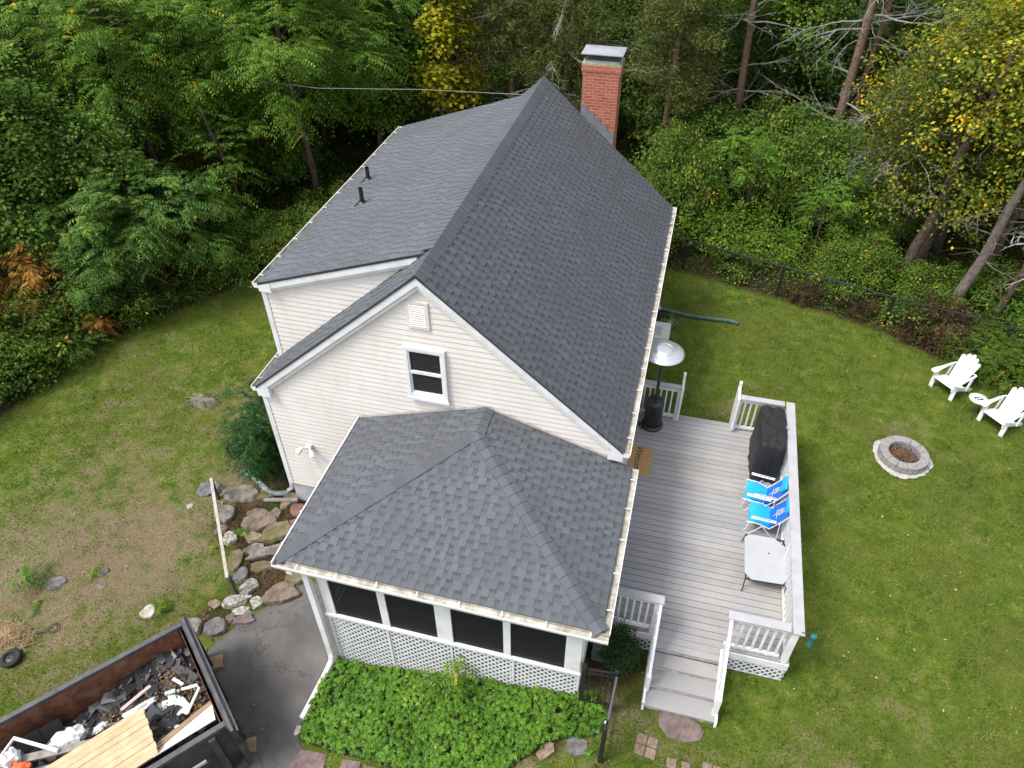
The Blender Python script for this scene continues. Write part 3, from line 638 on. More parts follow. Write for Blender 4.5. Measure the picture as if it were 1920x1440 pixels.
# ================================================================== PORCH (part of the house)
PX0, PX1, PY, PZ, PZR, PXR, PYA = -1.4206, 3.53, -3.06, 2.5465, 3.345, 1.0, -.5231
A = Vector((PX0, PY, PZ)); B = Vector((PX1, PY, PZ)); AP = Vector((PXR, PYA, PZR)); RB = Vector((PXR, YW-.02, PZR))
mb = MB()
def tri(*p): mb.add([tuple(Vector(q)+Vector((0, 0, -.008))) for q in p], [tuple(range(len(p)))])
tri(A, B, AP); tri(A, AP, RB, (PX0, YW-.02, PZ)); tri(B, (PX1, YW-.02, PZ), RB, AP)
mb.add([(PX0, PY, PZ-.05), (PX1, PY, PZ-.05), (PX1, YW-.02, PZ-.05), (PX0, YW-.02, PZ-.05)], [(3, 2, 1, 0)])
mb.box(PX0, PX0+.02, PY, YW-.02, PZ-.06, PZ-.006); mb.box(PX1-.02, PX1, PY, YW-.02, PZ-.06, PZ-.006); mb.box(PX0, PX1, PY, PY+.02, PZ-.06, PZ-.006)
proof = mb.build('porch_roof', SH_DARK, house)
mb = MB()
rise = PZR-PZ; runF = PYA-PY; vF = Vector((0, runF, rise)); LF = vF.length
kl = (PXR-PX0)/LF; kr = (PX1-PXR)/LF
shingles(mb, A, (1, 0, 0), vF, lambda v: v*kl, lambda v: (PX1-PX0)-v*kr, LF, seed=11)
vl = Vector((PXR-PX0, 0, rise)); Ll = vl.length; DYL = YW-.02-PY
shingles(mb, A, (0, 1, 0), vl, lambda v: v*(PYA-PY)/Ll, lambda v: DYL, Ll, seed=12)
vr = Vector((PXR-PX1, 0, rise)); Lr = vr.length
shingles(mb, B, (0, 1, 0), vr, lambda v: v*(PYA-PY)/Lr, lambda v: DYL, Lr, seed=13)
mb.build('porch_shingles', SH, proof)
mb = MB()
def hipn(d, e):   # a unit vector lying in the slope, perpendicular to the hip
    d = d.normalized(); return (e-d*e.dot(d)).normalized()
dl = AP-A; dr = AP-B
caps(mb, A+Vector((0, 0, .01)), AP+Vector((0, 0, .01)), hipn(dl, Vector((0, 1, 0))), hipn(dl, Vector((1, 0, 0))), .125, .185, seed=21, h=.024)
caps(mb, B+Vector((0, 0, .01)), AP+Vector((0, 0, .01)), hipn(dr, Vector((-1, 0, 0))), hipn(dr, Vector((0, 1, 0))), .125, .185, seed=22, h=.024)
caps(mb, AP+Vector((0, 0, .012)), RB+Vector((0, 0, .012)), -vl, -vr, .15, .16, seed=23, h=.026)
mb.build('hip_cap', SH, proof)
# flashing trim against the wall
mb = MB()
mb.add([(PX0, YW-.03, PZ+.0), (PXR, YW-.03, PZR+.0), (PXR, YW-.03, PZR+.05), (PX0, YW-.03, PZ+.05)], [(0, 1, 2, 3)])
mb.add([(PXR, YW-.03, PZR), (PX1-.18, YW-.03, PZ+.055), (PX1-.18, YW-.03, PZ+.105), (PXR, YW-.03, PZR+.05)], [(0, 1, 2, 3)])
mb.build('wall_flashing', simple('cream_flashing', (.62, .55, .47), rough=.6), proof)
mb = MB(); mb.beam((PX0-.012, PY-.1, PZ+.008), (PX0-.012, YW-.03, PZ+.008), .02, .045)
for k in range(5): mb.box(PX0-.03, PX0+.004, PY+.25+k*.62, PY+.275+k*.62, PZ+.025, PZ+.045)
mb.build('drip_edge', WHITE, proof)
gutter('porch_gutter', (PX0-.01, PY-.004, PZ-.004), (PX1+.11, PY-.004, PZ-.004), (0, -1, 0), .125)
gutter('porch_gutter', (PX1+.004, PY-.0, PZ-.004), (PX1+.004, YW-.04, PZ-.004), (1, 0, 0), .115)
# porch walls
FY = -2.8; XL, XR = -1.0, 3.27; ZS, ZT = .86, 2.47
mb = MB()
def fbox(x0, x1, z0, z1, y0=FY-.03, y1=FY+.03): mb.box(x0, x1, y0, y1, z0, z1)
fbox(XL, -.83, ZS, ZT); fbox(.005, .135, ZS, ZT, FY-.028); fbox(.955, 1.215, ZS, ZT, FY-.034); fbox(2.05, 2.165, ZS, ZT, FY-.028); fbox(3.025, XR, ZS, ZT)
fbox(XL, XR, ZT, PZ-.055, FY-.025, FY+.025); mb.box(XL-.02, XR+.02, FY-.06, FY+.05, ZS-.05, ZS)
fbox(XL, XR, ZS-.11, ZS-.05, FY-.035, FY+.03)
for X in (XL, XR):
    for y0, y1 in ((FY+.031, FY+.13), (-1.42, -1.3), (YW-.12, YW-.02)): mb.box(X-.03, X+.03, y0, y1, ZS, ZT)
    mb.box(X-.025, X+.025, FY+.03, YW-.02, ZT, PZ-.055); mb.box(X-.035, X+.035, FY+.052, YW-.02, ZS-.11, ZS)
pw = mb.build('porch_wall', WHITE, house)
for x0, x1 in ((-.83, .005), (.135, .955), (1.215, 2.05), (2.165, 3.025)):
    mb = MB(); mb.box(x0, x1, FY-.004, FY+.0, ZS, ZT); mb.build('porch_screen', SCREEN, pw)
for X in (XL, XR):
    for y0, y1 in ((FY+.13, -1.42), (-1.3, YW-.12)):
        mb = MB(); mb.box(X-.002, X+.002, y0, y1, ZS, ZT); mb.build('porch_screen', SCREEN, pw)
mb = MB(); mb.box(XL+.04, XR-.04, FY+.05, YW-.03, .6, .7); mb.build('porch_floor', simple('porch_floor_boards', (.16, .14, .13), rough=.8), house)
def lattice(mb, O, U, N, u0, u1, zlo, zhi, pitch=.125, w_=.034):
    """diagonal slats in the plane O+uU clipped to zlo(u)..zhi"""
    O, U, N = Vector(O), Vector(U), Vector(N)
    for s_, off in ((1, 0), (-1, .007)):
        k = u0-3
        while k < u1+3:
            # line u = k + s*z
            pts = []
            for i in range(60):
                z = -1.2+i*(zhi+1.2)/59; u = k+s_*z
                if u0 <= u <= u1 and zlo(u) <= z <= zhi: pts.append((u, z))
            if len(pts) > 1:
                (ua, za), (ub, zb) = pts[0], pts[-1]
                a = O+U*ua+N*off+Vector((0, 0, za)); b = O+U*ub+N*off+Vector((0, 0, zb))
                mb.beam(a, b, .006, w_, up=tuple(U*s_*-1+Vector((0, 0, 1))))
            k += pitch
LT = simple('lattice_white', (.72, .72, .74), (.6, .61, .63), scale=5, rough=.6)
mb = MB(); lattice(mb, (0, FY, 0), (1, 0, 0), (0, -1, 0), XL, XR, lambda u: -.8+.2*(u+1), ZS-.11)
for x in (XL+.012, .05, 1.16, 2.2, XR-.012): mb.box(x-.02, x+.02, FY-.022, FY-.012, -.6+.2*(x+1), ZS-.11)
mb.build('porch_lattice', LT, house)
mb = MB(); lattice(mb, (XR, 0, 0), (0, 1, 0), (1, 0, 0), FY+.02, -.1, lambda u: 0, ZS-.11); mb.build('porch_lattice', LT, house); mb = MB(); lattice(mb, (XL, 0, 0), (0, 1, 0), (-1, 0, 0), FY+.02, -.1, lambda u: -.7, ZS-.11); mb.build('porch_lattice', LT, house)
mb = MB(); mb.box(XL+.1, XR-.1, FY+.25, YW-.1, -1, .1); mb.build('porch_shade_box', simple('underporch_shade', (.03, .025, .02), rough=1), house)  # near-black box stands in for the shade behind the lattice
# downspout at the porch's left front corner
mb = MB()
bx, by = -1.12, -2.9
mb.beam((-1.18, -3.12, 2.44), (-1.18, -3.12, 2.36), .1, .08, (0, 1, 0)); mb.beam((-1.18, -3.12, 2.4), (bx, by, 2.2), .095, .07, (0, 1, 0)); mb.beam((bx, by, 2.22), (bx, by, -.5), .1, .075, (0, 1, 0))
mb.tube([(bx, by, -.45), (bx-.01, by-.05, -.6), (bx-.03, by-.25, -.66), (-1.2, -3.85, -.7), (-1.21, -3.98, -.71)], .055, 8)
mb.build('porch_downspout', WHITE, house)
# deck door in the right wall, hidden from above by the eave
mb = MB(); mb.box(WX+.016, WX+.05, 1.75, 2.65, .56, 2.6); dr_ = mb.build('door', WHITE, house)
mb = MB(); mb.box(WX+.051, WX+.056, 1.87, 2.53, 1.3, 2.48); mb.build('door_pane', GLASS, dr_)
mb = MB(); mb.box(WX+.016, WX+.05, 4.6, 5.6, 1.1, 2.4); w2 = mb.build('window', WHITE, house)
mb = MB(); mb.box(WX+.051, WX+.055, 4.68, 5.52, 1.18, 2.32); mb.build('window_pane', GLASS, w2)

# ================================================================== DECK
DO = (4.9, 1, 0); DZ = .53
deck = thing('deck', 'grey board deck with white railings, lattice skirt and front steps', 'deck', DO)
DX0, DX1, DY0, DY1 = 3.37, 6.5, -1.66, 3.79
mb = MB(DO); y = DY0; r_ = random.Random(4)
while y < DY1-.02:
    mb.box(DX0, DX1, y+.004, min(y+.126, DY1), DZ-.03, DZ, r_.random()); y += .133
mb.box(4.39, 5.45, -1.78, DY0-.002, DZ-.03, DZ, .5); mb.box(4.39, 5.45, -1.905, -1.786, DZ-.03, DZ, .6)
boards = mb.build('deck_boards', DECK, deck)
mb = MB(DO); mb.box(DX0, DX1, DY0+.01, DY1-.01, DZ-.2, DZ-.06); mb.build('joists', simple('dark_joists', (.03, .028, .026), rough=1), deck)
mb = MB(DO)
for a, b in ((DX0, 4.36), (5.48, DX1)): mb.box(a, b, DY0-.022, DY0-.002, DZ-.2, DZ-.028)
mb.box(DX1, DX1+.02, DY0-.02, DY1, DZ-.2, DZ-.028); mb.box(DX0, DX1, DY1, DY1+.02, DZ-.2, DZ-.028); mb.build('skirt_board', WHITE, deck)
for a_, b_ in ((DX0, 4.36), (5.5, DX1)):
    mb = MB(DO); lattice(mb, (0, DY0-.01, 0), (1, 0, 0), (0, -1, 0), a_, b_, lambda u: 0.0, DZ-.2, .125, .032); mb.box(a_, b_, DY0-.02, DY0-.006, .0, .03); mb.build('lattice', LT, deck)
mb = MB(DO); lattice(mb, (DX1+.01, 0, 0), (0, 1, 0), (1, 0, 0), DY0, DY1, lambda u: 0, DZ-.2, .125, .032); mb.build('lattice', LT, deck)
# railings
CT = 1.467
def railing(P, Q, posts, cap_in, cap_out, capw=.15, n=None, capover=(0, 0), lower=.62):
    """P,Q: ends of the rail line (x,y); cap centred"""
    P, Q = Vector((*P, 0)), Vector((*Q, 0)); d = (Q-P).normalized(); L = (Q-P).length; nrm = Vector((-d.y, d.x, 0))
    m = MB(DO); m.beam(P+Vector((0, 0, 1.37)), Q+Vector((0, 0, 1.37)), .04, .075)
    rl = m.build('railing', WHITE, deck)
    m = MB(DO); m.beam(P-d*capover[0]+nrm*cap_in+Vector((0, 0, CT-.016)), Q+d*capover[1]+nrm*cap_in+Vector((0, 0, CT-.016)), capw, .032); m.build('rail_cap', CAPW, rl)
    m = MB(DO); m.beam(P+Vector((0, 0, lower)), Q+Vector((0, 0, lower)), .05, .06); m.build('bottom_rail', WHITE, rl)
    for t in posts:
        c = P+d*t; m = MB(DO); m.box(c.x-.048, c.x+.048, c.y-.048, c.y+.048, DZ-.02, CT-.033); m.build('post', WHITE, rl, bevel=.004)
    n = n or int(L/.125)
    for k in range(n):
        t = (k+.5)*L/n
        if any(abs(t-q) < .07 for q in posts): continue
        c = P+d*t; m = MB(DO); m.beam(c+Vector((0, 0, lower-.06)), c+Vector((0, 0, 1.36)), .034, .034, (0, 1, 0)); m.build('baluster', WHITE, rl)
    return rl
railing((6.43, -1.61), (6.43, 3.61), (.0, 1.75, 3.5, 5.2), -.015, 0, .17, 40, (.09, .09))
railing((5.46, -1.61), (6.33, -1.61), (), 0.0, 0, .15, 7, (.07, 0.0))
railing((3.42, -1.61), (4.33, -1.61), (.88,), 0.0, 0, .15, 8, (.1, .06))
railing((3.42, 3.63), (4.24, 3.63), (.8,), 0, 0, .13, 7, (0, .05))
railing((5.4, 3.63), (6.33, 3.63), (.05,), 0, 0, .14, 8, (.0, 0.0))
for x in (4.26, 5.42):     # tall white gate boards at the lawn-side opening
    m = MB(DO); m.box(x-.025, x+.025, 3.5, 3.9, .62, 1.5); m.box(x-.03, x+.03, 3.88, 3.96, 0, 1.62); m.build('gate_board', WHITE, deck, bevel=.006)
# steps
m = MB(DO)
for (z, ya, yb) in ((.4, -1.9, -2.15), (.27, -2.12, -2.42), (.135, -2.4, -2.72)): m.box(4.36 if z > .2 else 4.3, 5.45, yb, ya, z-.03, z, .5)
steps = m.build('steps', DECK, deck)
m = MB(DO)
for (z0, z1, y) in ((.4, .5, -1.885), (.27, .37, -2.125), (.135, .24, -2.395), (-.05, .105, -2.69)): m.box(4.38, 5.44, y, y+.02, z0, z1-.002)
m.build('riser', GRIME, steps)
for x in (4.33, 5.475):
    m = MB(DO); v = [(x+s_, yy, zz) for s_ in (-.02, .02) for yy, zz in ((DY0, -.02), (DY0, DZ-.02), (-1.95, DZ-.04), (-2.72, .12), (-2.74, -.02))]
    m.add(v, [(0, 1, 2, 3, 4), (9, 8, 7, 6, 5), (1, 6, 7, 2), (2, 7, 8, 3), (3, 8, 9, 4)]); m.build('stringer', WHITE, steps)
for x, ye in ((4.345, -2.45), (5.44, -2.58)):
    zt = .62 if x < 5 else .67
    m = MB(DO); m.beam((x, -1.66, 1.41), (x, ye-.03, zt), .045, .075); hr = m.build('stair_rail', WHITE, deck)
    m = MB(DO); m.box(x-.04, x+.04, ye-.04, ye+.04, 0, zt-.03); m.build('post', WHITE, hr, bevel=.004)
    m = MB(DO); m.beam((x, -1.72, .62), (x, ye, .16), .04, .05); m.build('bottom_rail', WHITE, hr)
    for k in range(5):
        t = (k+.7)/5.6; yy = -1.66+(ye+1.66)*t; m = MB(DO); m.beam((x+(.02 if x > 5 else -.02), yy, .6-.42*t), (x+(.02 if x > 5 else -.02), yy, 1.4+(zt-1.4)*t), .034, .034, (0, 1, 0)); m.build('baluster', WHITE, hr)

# ================================================================== THINGS ON THE DECK
def rot_pts(pts, a): c_, s_ = math.cos(a), math.sin(a); return [(x*c_-y*s_, x*s_+y*c_) for x, y in pts]
# patio heater
h = thing('patio_heater', 'tall patio heater with a steel dish hood standing on the deck beside the house eave', 'patio heater', (3.74, 3.32, DZ))
m = MB(); m.lathe([(0, 0), (.235, 0), (.24, .02), (.235, .05), (.2, .075), (0, .075)], n=32); m.build('base', DARKM, h, smooth=False)
m = MB(); m.lathe([(.185, .07), (.19, .1), (.19, .66), (.18, .7), (.15, .735), (.06, .75), (.03, .76)], n=32); hb = m.build('tank_housing', BLACK, h, smooth=False)
m = MB(); m.lathe([(.192, .64), (.194, .66), (.185, .705), (.155, .745), (.06, .765), (0, .765)], n=32); m.build('housing_lid', DARKM, hb)
m = MB(); m.box(-.03, .05, -.196, -.188, .45, .48); m.build('handle', RUBBER, hb)
m = MB(); m.tube([(0, 0, .74), (0, 0, 1.72)], .033, 14); m.build('pole', DARKM, h)
m = MB(); m.tube([(0, 0, 1.72), (0, 0, 1.95)], [.075, .062], 18); m.tube([(0, 0, 1.95), (0, 0, 2.02)], .03, 12); m.build('burner', BLACK, h)
m = MB(); m.lathe([(.42, 2.02), (.425, 2.025), (.39, 2.045), (.27, 2.082), (.175, 2.104), (.165, 2.118), (.15, 2.123), (.05, 2.126), (0, 2.127)], n=48)
m.lathe([(.415, 2.018), (.26, 2.07), (0, 2.1)], n=48); dish_ = m.build('heat_dish', STEEL, h, smooth=True)
m = MB(); m.tube([(.2*math.cos(k*.2618), .2*math.sin(k*.2618), 2.102) for k in range(25)], .006, 6); m.build('dish_ring', GALV, dish_)
for dx, dy in ((-.2, -.16), (-.26, -.08)):
    m = MB(); m.tube([(dx-.02, dy, .05), (dx+.02, dy, .05)], .045, 12); m.build('wheel', RUBBER, h)

# doormat with script lettering
dm = thing('doormat', 'tan coir welcome mat on the deck by the house wall', 'doormat', (3.58, 2.2, DZ))
m = MB(); m.box(-.27, .27, -.4, .4, .001, .018); m.build('mat_pile', MATF, dm, bevel=.004)
m = MB(); m.box(-.30, .31, -.43, .43, 0, .006); m.build('under_mat', simple('checked_under_mat', (.2, .24, .2), (.32, .34, .32), scale=18, rough=1), dm)
tc = bpy.data.curves.new('lettering', 'FONT'); tc.body = 'Welcome'; tc.size = .2; tc.shear = .35; tc.align_x = 'CENTER'; tc.extrude = .0006; tc.space_character = 1.02
to = bpy.data.objects.new('tmp', tc); C.objects.link(to)
dg = bpy.context.evaluated_depsgraph_get(); tm = bpy.data.meshes.new_from_object(to.evaluated_get(dg)); bpy.data.objects.remove(to); tm.materials.clear(); tm.materials.append(INK)
lo = bpy.data.objects.new('lettering', tm); C.objects.link(lo); lo.parent = dm; lo.rotation_euler = (0, 0, R(-90)); lo.location = (-.06, 0, .0195)

# covered grill
gx0, gx1, gy0, gy1, gt = 5.82, 6.355, 2.25, 3.42, .98
g = thing('covered_grill', 'black fabric cover over a grill in the back corner of the deck', 'grill', ((gx0+gx1)/2, (gy0+gy1)/2, DZ))
hw, hl = (gx1-gx0)/2, (gy1-gy0)/2
def cover_mesh():
    r = random.Random(5); prof = [(0, 1.06, 1.03), (.12, 1.05, 1.02), (.45, 1.02, 1.0), (.75, 1.0, 1.0), (.93, .99, .99), (1.0, .95, .98), (1.035, .84, .93)]
    n = 48; vs = []; fs = []
    for j, (z, sx, sy) in enumerate(prof):
        for k in range(n):
            a = 2*math.pi*k/n; c_, s_ = math.cos(a), math.sin(a); p_ = 9
            q = (abs(c_)**p_+abs(s_)**p_)**(-1/p_); x = c_*q*hw*sx; y = s_*q*hl*sy
            w_ = .012*math.sin(k*1.9+z*3)*(1-z*.7)+.01*math.sin(k*.83+z*7)
            vs.append((x*(1+w_/hw), y*(1+w_/hl*2), z*gt+(.012*math.sin(k*.9) if j == 6 else 0)))
    for j in range(len(prof)-1):
        for k in range(n): fs.append((j*n+k, j*n+(k+1) % n, (j+1)*n+(k+1) % n, (j+1)*n+k))
    b = MB(); b.add(vs, fs); N_ = len(vs); 
    b.add([vs[6*n+k] for k in range(n)]+[(0, .1, gt*1.06)], [(k, (k+1) % n, n) for k in range(n)]); return b
cv = cover_mesh().build('fabric_cover', COVER, g, smooth=True)
m = MB(); m.tube([(-.2, .05, gt+.058), (-.05, 0, gt+.064), (.1, -.16, gt+.055), (-.1, -.42, gt+.05)], [.008, .011, .011, .006], 6); m.tube([(-.1, .2, gt+.055), (-.12, .05, gt+.06), (.02, -.05, gt+.065), (.26, -.06, gt*.98)], [.006, .01, .01, .006], 6); m.build('fabric_fold', COVER, g, smooth=True)
m = MB(); m.box(hw-.09, hw-.01, -.02, -.005, gt+.01, gt+.022); m.box(hw-.12, hw+.005, .0, .03, gt*1.0+.012, gt+.028); m.build('strap', simple('grey_strap', (.35, .35, .36), rough=.5), g)

# beach chairs
def beach_chair(label, x, y, rz):
    o = thing('beach_chair', label, 'chair', (x, y, DZ), rz, 'blue beach chairs on the deck')
    # local: front is -X, back is +X, width along Y
    wy = .26
    def sling(pts, mt, nm, yw=wy-.015):
        m = MB(); n = len(pts)
        for s_ in (0, 1):
            pass
        vs = []; fs = []
        for (xx, zz) in pts:
            for k in range(7):
                t = k/6*2-1; vs.append((xx, t*yw, zz-.02*(1-t*t)))
        for i in range(n-1):
            for k in range(6): a = i*7+k; fs.append((a, a+7, a+8, a+1))
        m.add(vs, fs); m.add([(a, b, c_-.006) for a, b, c_ in vs], [f[::-1] for f in fs]); return m.build(nm, mt, o, smooth=True)
    sling([(-.27, .3), (-.24, .325), (-.1, .315), (.02, .28), (.12, .25)], CYAN, 'seat')
    bk = sling([(.12, .25), (.2, .36), (.3, .54), (.38, .7), (.42, .78)], BLUE, 'backrest')
    m = MB(); vs = []
    for i, (xx, zz) in enumerate([(.335, .665), (.375, .745), (.41, .8), (.36, .79), (.31, .7)]):
        vs += [(xx, -.17, zz), (xx, .17, zz)]
    m.add(vs, [(0, 2, 3, 1), (2, 4, 5, 3), (4, 6, 7, 5), (6, 8, 9, 7), (8, 0, 1, 9), (0, 8, 6, 4, 2), (1, 3, 5, 7, 9)]); m.build('head_pillow', CYAN, bk)
    # white marks printed on the backrest
    m = MB()
    P = lambda u, v: (.13+.34*v*.62-.012, u, .262+.34*v+.0)
    for i, (u, v0, v1) in enumerate(((-.05, .55, .95), (-.01, .5, .9), (.03, .6, .95), (.06, .52, .8), (.0, .2, .45))):
        a, b = P(u, v0), P(u+.025, v1); m.beam(a, b, .012, .004, (1, 0, -.6))
    m.beam(P(-.1, .42), P(.1, .48), .01, .004, (1, 0, -.6)); m.build('printed_mark', WHITE, bk)
    for s_ in (-1, 1):
        yy = s_*wy
        m = MB(); m.tube([(-.3, yy, .295), (-.28, yy, .32), (-.1, yy, .325), (.06, yy, .28), (.12, yy, .25), (.3, yy, .54), (.43, yy, .8), (.45, yy*.85, .835)], .011, 8); m.build('side_tube', ALU, o)
        m = MB(); m.tube([(-.24, yy*1.02, .32), (-.3, yy*1.02, .02), (-.18, yy*1.02, .02), (.0, yy*1.02, .3)], .01, 8); m.build('leg', ALU, o)
        m = MB(); m.tube([(-.05, yy*1.04, .34), (.22, yy*1.04, .02), (.3, yy*1.04, .02), (.27, yy*1.04, .46)], .01, 8); m.build('leg', ALU, o)
        m = MB(); m.beam((-.24, yy*1.08, .49), (.2, yy*1.08, .5), .055, .02); m.build('armrest', PLASTW, o, bevel=.006)
        m = MB(); m.beam((-.16, yy*1.08, .502), (.14, yy*1.08, .512), .014, .004); m.build('armrest_groove', RUBBER, o)
    m = MB(); m.tube([(.45, -wy*.85, .835), (.46, -wy*.5, .85), (.46, wy*.5, .85), (.45, wy*.85, .835)], .011, 8); m.build('top_tube', ALU, o)
    m = MB(); m.box(-.24, .02, wy*1.02, wy*1.02+.03, .18, .32); m.build('side_pouch', NAVY, o)
    return o
beach_chair('blue beach chair beside the black covered grill', 5.98, 1.62, R(-8))
beach_chair('blue beach chair next to the low pale table', 6.05, 1.1, R(-4))

# low pale table with clipped corners
t_ = thing('low_table', 'low table with a pale grey clipped-corner top and black legs on the deck', 'table', (6.08, .1, DZ), R(1))
pts = [(-.36, .4), (-.29, .47), (.16, .49), (.35, .32), (.345, -.4), (.27, -.48), (-.25, -.5), (-.36, -.38)]
tz0 = .3
m = MB(); m.prism(pts, tz0, tz0+.014); tt = m.build('table_top', PANEL, t_, bevel=.004)
m = MB(); m.prism([(.06+.014*math.cos(k*.785), .12+.02*math.sin(k*.785)) for k in range(8)], tz0+.0142, tz0+.016); m.build('hole', RUBBER, tt)
m = MB(); e_ = [(-.34, .47), (.34, .48), (.34, -.48), (-.34, -.48)]
for a, b in zip(e_, e_[1:]+e_[:1]): m.beam((*a, tz0-.014), (*b, tz0-.014), .022, .022)
m.build('frame', LEGM, t_)
for x, y in e_:
    m = MB(); m.tube([(x, y, tz0-.01), (x*1.02, y*1.06, tz0*.6), (x*1.0, y*1.1, .1), (x*1.06, y*1.15, 0)], .011, 8); m.build('leg', LEGM, t_)
# hanging bird feeder on a black bracket at the deck corner
bf = thing('bird_feeder', 'teal bird feeder hanging from a black bracket at the deck corner', 'bird feeder', (6.53, -1.66, 1.467))
m = MB(); m.tube([(-.05, .0, .01), (.06, 0, .01), (.06, -.09, .01), (-.03, -.1, .01)], .008, 6); m.tube([(.03, -.04, .0), (.05, -.04, .1), (.07, -.03, .26), (.1, -.03, .29), (.12, -.03, .22), (.12, -.03, .12)], .008, 8); m.build('bracket', LEGM, bf)
m = MB(); m.tube([(.12, -.03, .12), (.12, -.03, .05)], .003, 5); m.lathe([(0, .06), (.045, .05), (.05, .03), (.045, .0)], (.12, -.03, 0), 14); m.build('lid', simple('teal_lid', (.02, .17, .16), rough=.4), bf)
m = MB(); m.lathe([(.04, .0), (.042, -.1), (.035, -.2), (.05, -.215), (.05, -.23), (0, -.235)], (.12, -.03, 0), 14); m.build('feeder_tube', TEAL, bf, smooth=True)

# ================================================================== THINGS IN THE YARD
# fire pit
fc = (9.12, 4.17)
fp = thing('fire_pit', 'round fire pit of grey blocks ringed with pale gravel on the lawn', 'fire pit', (*fc, 0))
n = 14
for lay in (0, 1):
    m = MB()
    for k in range(n):
        a0 = 2*math.pi*(k+.5*lay)/n+.008; a1 = 2*math.pi*(k+1+.5*lay)/n-.008; am = [a0+(a1-a0)*t/4 for t in range(5)]
        ro, ri = (.5, .32) if lay else (.505, .33); z0, z1 = (.11, .2) if lay else (-.02, .105)
        vs = []
        for a in am: vs += [(ro*math.cos(a), ro*math.sin(a), z0), (ri*math.cos(a), ri*math.sin(a), z0), (ri*math.cos(a), ri*math.sin(a), z1), (ro*math.cos(a), ro*math.sin(a), z1)]
        fs = [(i*4+j, (i+1)*4+j, (i+1)*4+(j+1) % 4, i*4+(j+1) % 4) for i in range(4) for j in range(4)]+[(3, 2, 1, 0), (16, 17, 18, 19)]
        m.add(vs, fs)
    m.build('block_ring', BLOCK, fp, bevel=.006)
m = MB(); r = random.Random(9); ring = []
for k in range(48):
    a = 2*math.pi*k/48; ro = .6+.03*math.sin(3*a+1)+r.uniform(-.02, .02); ring.append((ro*math.cos(a), ro*math.sin(a)))
m.add([(x, y, .012) for x, y in ring]+[(x*.8, y*.8, .03) for x, y in ring], [(k, (k+1) % 48, 48+(k+1) % 48, 48+k) for k in range(48)]); m.build('gravel_ring', PEBB, fp)
m = MB(); m.lathe([(.34, .03), (.2, .06), (0, .07)], n=20); m.build('ash_bed', ASH, fp)
m = MB(); r = random.Random(3)
for k in range(130):
    a = r.uniform(0, 6.28); rr = r.uniform(0, .25); x, y = rr*math.cos(a), rr*math.sin(a); b = r.uniform(0, 6.28); L = r.uniform(.06, .16); z = .07+r.uniform(0, .09)*(1-rr/.36)
    m.tube([(x-L*math.cos(b), y-L*math.sin(b), z-.02), (x+L*math.cos(b), y+L*math.sin(b), z+r.uniform(-.02, .05))], r.uniform(.004, .011), 5, tint=r.random())
ob = m.build('kindling', TWIG); ob.location = (*fc, .0); props(ob, 'heap of burnt brown twigs and sticks inside the fire pit', 'kindling', kind='stuff')

# adirondack chairs (front looks along local -Y)
def adirondack(label, x, y, rz, sc):
    o = thing('adirondack_chair', label, 'chair', (x, y, tz(x, y)), rz, 'white slatted chairs by the fire pit'); o.scale = (sc, sc, sc)
    bw = .27
    for s_ in (-1, 1):
        m = MB(); v = [(s_*bw+q, yy, zz) for q in (-.013, .013) for yy, zz in ((-.02, .28), (-.02, .37), (.12, .385), (.5, .235), (.8, .1), (.9, .03), (.86, .0), (.78, .0), (.4, .16))]
        m.add(v, [tuple(range(9)), tuple(range(17, 8, -1))]+[(i, (i+1) % 9, 9+(i+1) % 9, 9+i) for i in range(9)]); m.build('side_rail', PLASTW, o)
        m = MB(); m.beam((s_*(bw+.035), .06, 0), (s_*(bw+.035), .03, .56), .1, .028, (0, 1, 0)); m.build('leg', PLASTW, o)
        m = MB(); m.beam((s_*(bw+.035), .55, .13), (s_*(bw+.035), .6, .56), .05, .028, (0, 1, 0)); m.build('leg', PLASTW, o)
        m = MB(); out_ = [(-.075, -.09), (-.06, -.13), (.03, -.135), (.07, -.1), (.075, .02), (.04, .25), (.03, .5), (.0, .7), (-.03, .7), (-.03, .5), (-.045, .2), (-.07, .0)]
        m.prism([(s_*(bw+.05+u), v_) for u, v_ in (out_ if s_ > 0 else out_[::-1])], .56, .585); m.build('armrest', PLASTW, o, bevel=.004)
    m = MB()
    for k in range(5):
        ya = .0+k*.098; za = .385-k*.03 if k > 0 else .375; m.beam((-bw-.02, ya+.02, za), (bw+.02, ya+.02, za), .088, .018, (0, .28 if k else -.3, 1))
    m.build('seat', PLASTW, o)
    m = MB()
    for k in range(5):
        t = k-2; xb = t*.078; xt = t*.108; hgt = 1.0-.055*abs(t)**1.5; yb, zb = .44, .24
        dirv = Vector((xt-xb, .34*hgt, .78*hgt)); top = Vector((xb, yb, zb))+dirv*.97
        ww = .036; ww2 = .05; nrm = Vector((0, .92, -.4))*.018
        vs = []
        for q in (Vector((0, 0, 0)), nrm):
            vs += [tuple(Vector((xb-ww, yb, zb))+q), tuple(Vector((xb+ww, yb, zb))+q), tuple(top+Vector((ww2, -.02, -.04))+q), tuple(top+Vector((ww2*.6, 0, 0))+q), tuple(top+Vector((0, .005, .014))+q), tuple(top+Vector((-ww2*.6, 0, 0))+q), tuple(top+Vector((-ww2, -.02, -.04))+q)]
        m.add(vs, [tuple(range(7)), tuple(range(13, 6, -1))]+[(i, (i+1) % 7, 7+(i+1) % 7, 7+i) for i in range(7)])
    m.build('backrest', PLASTW, o)
    m = MB(); m.beam((-.3, .66, .6), (.3, .66, .6), .05, .02, (0, .3, 1)); m.build('back_brace', PLASTW, o)
    return o
adirondack('white slatted garden chair in full view, left of the small round table', 10.25, 6.62, R(-50), .93)
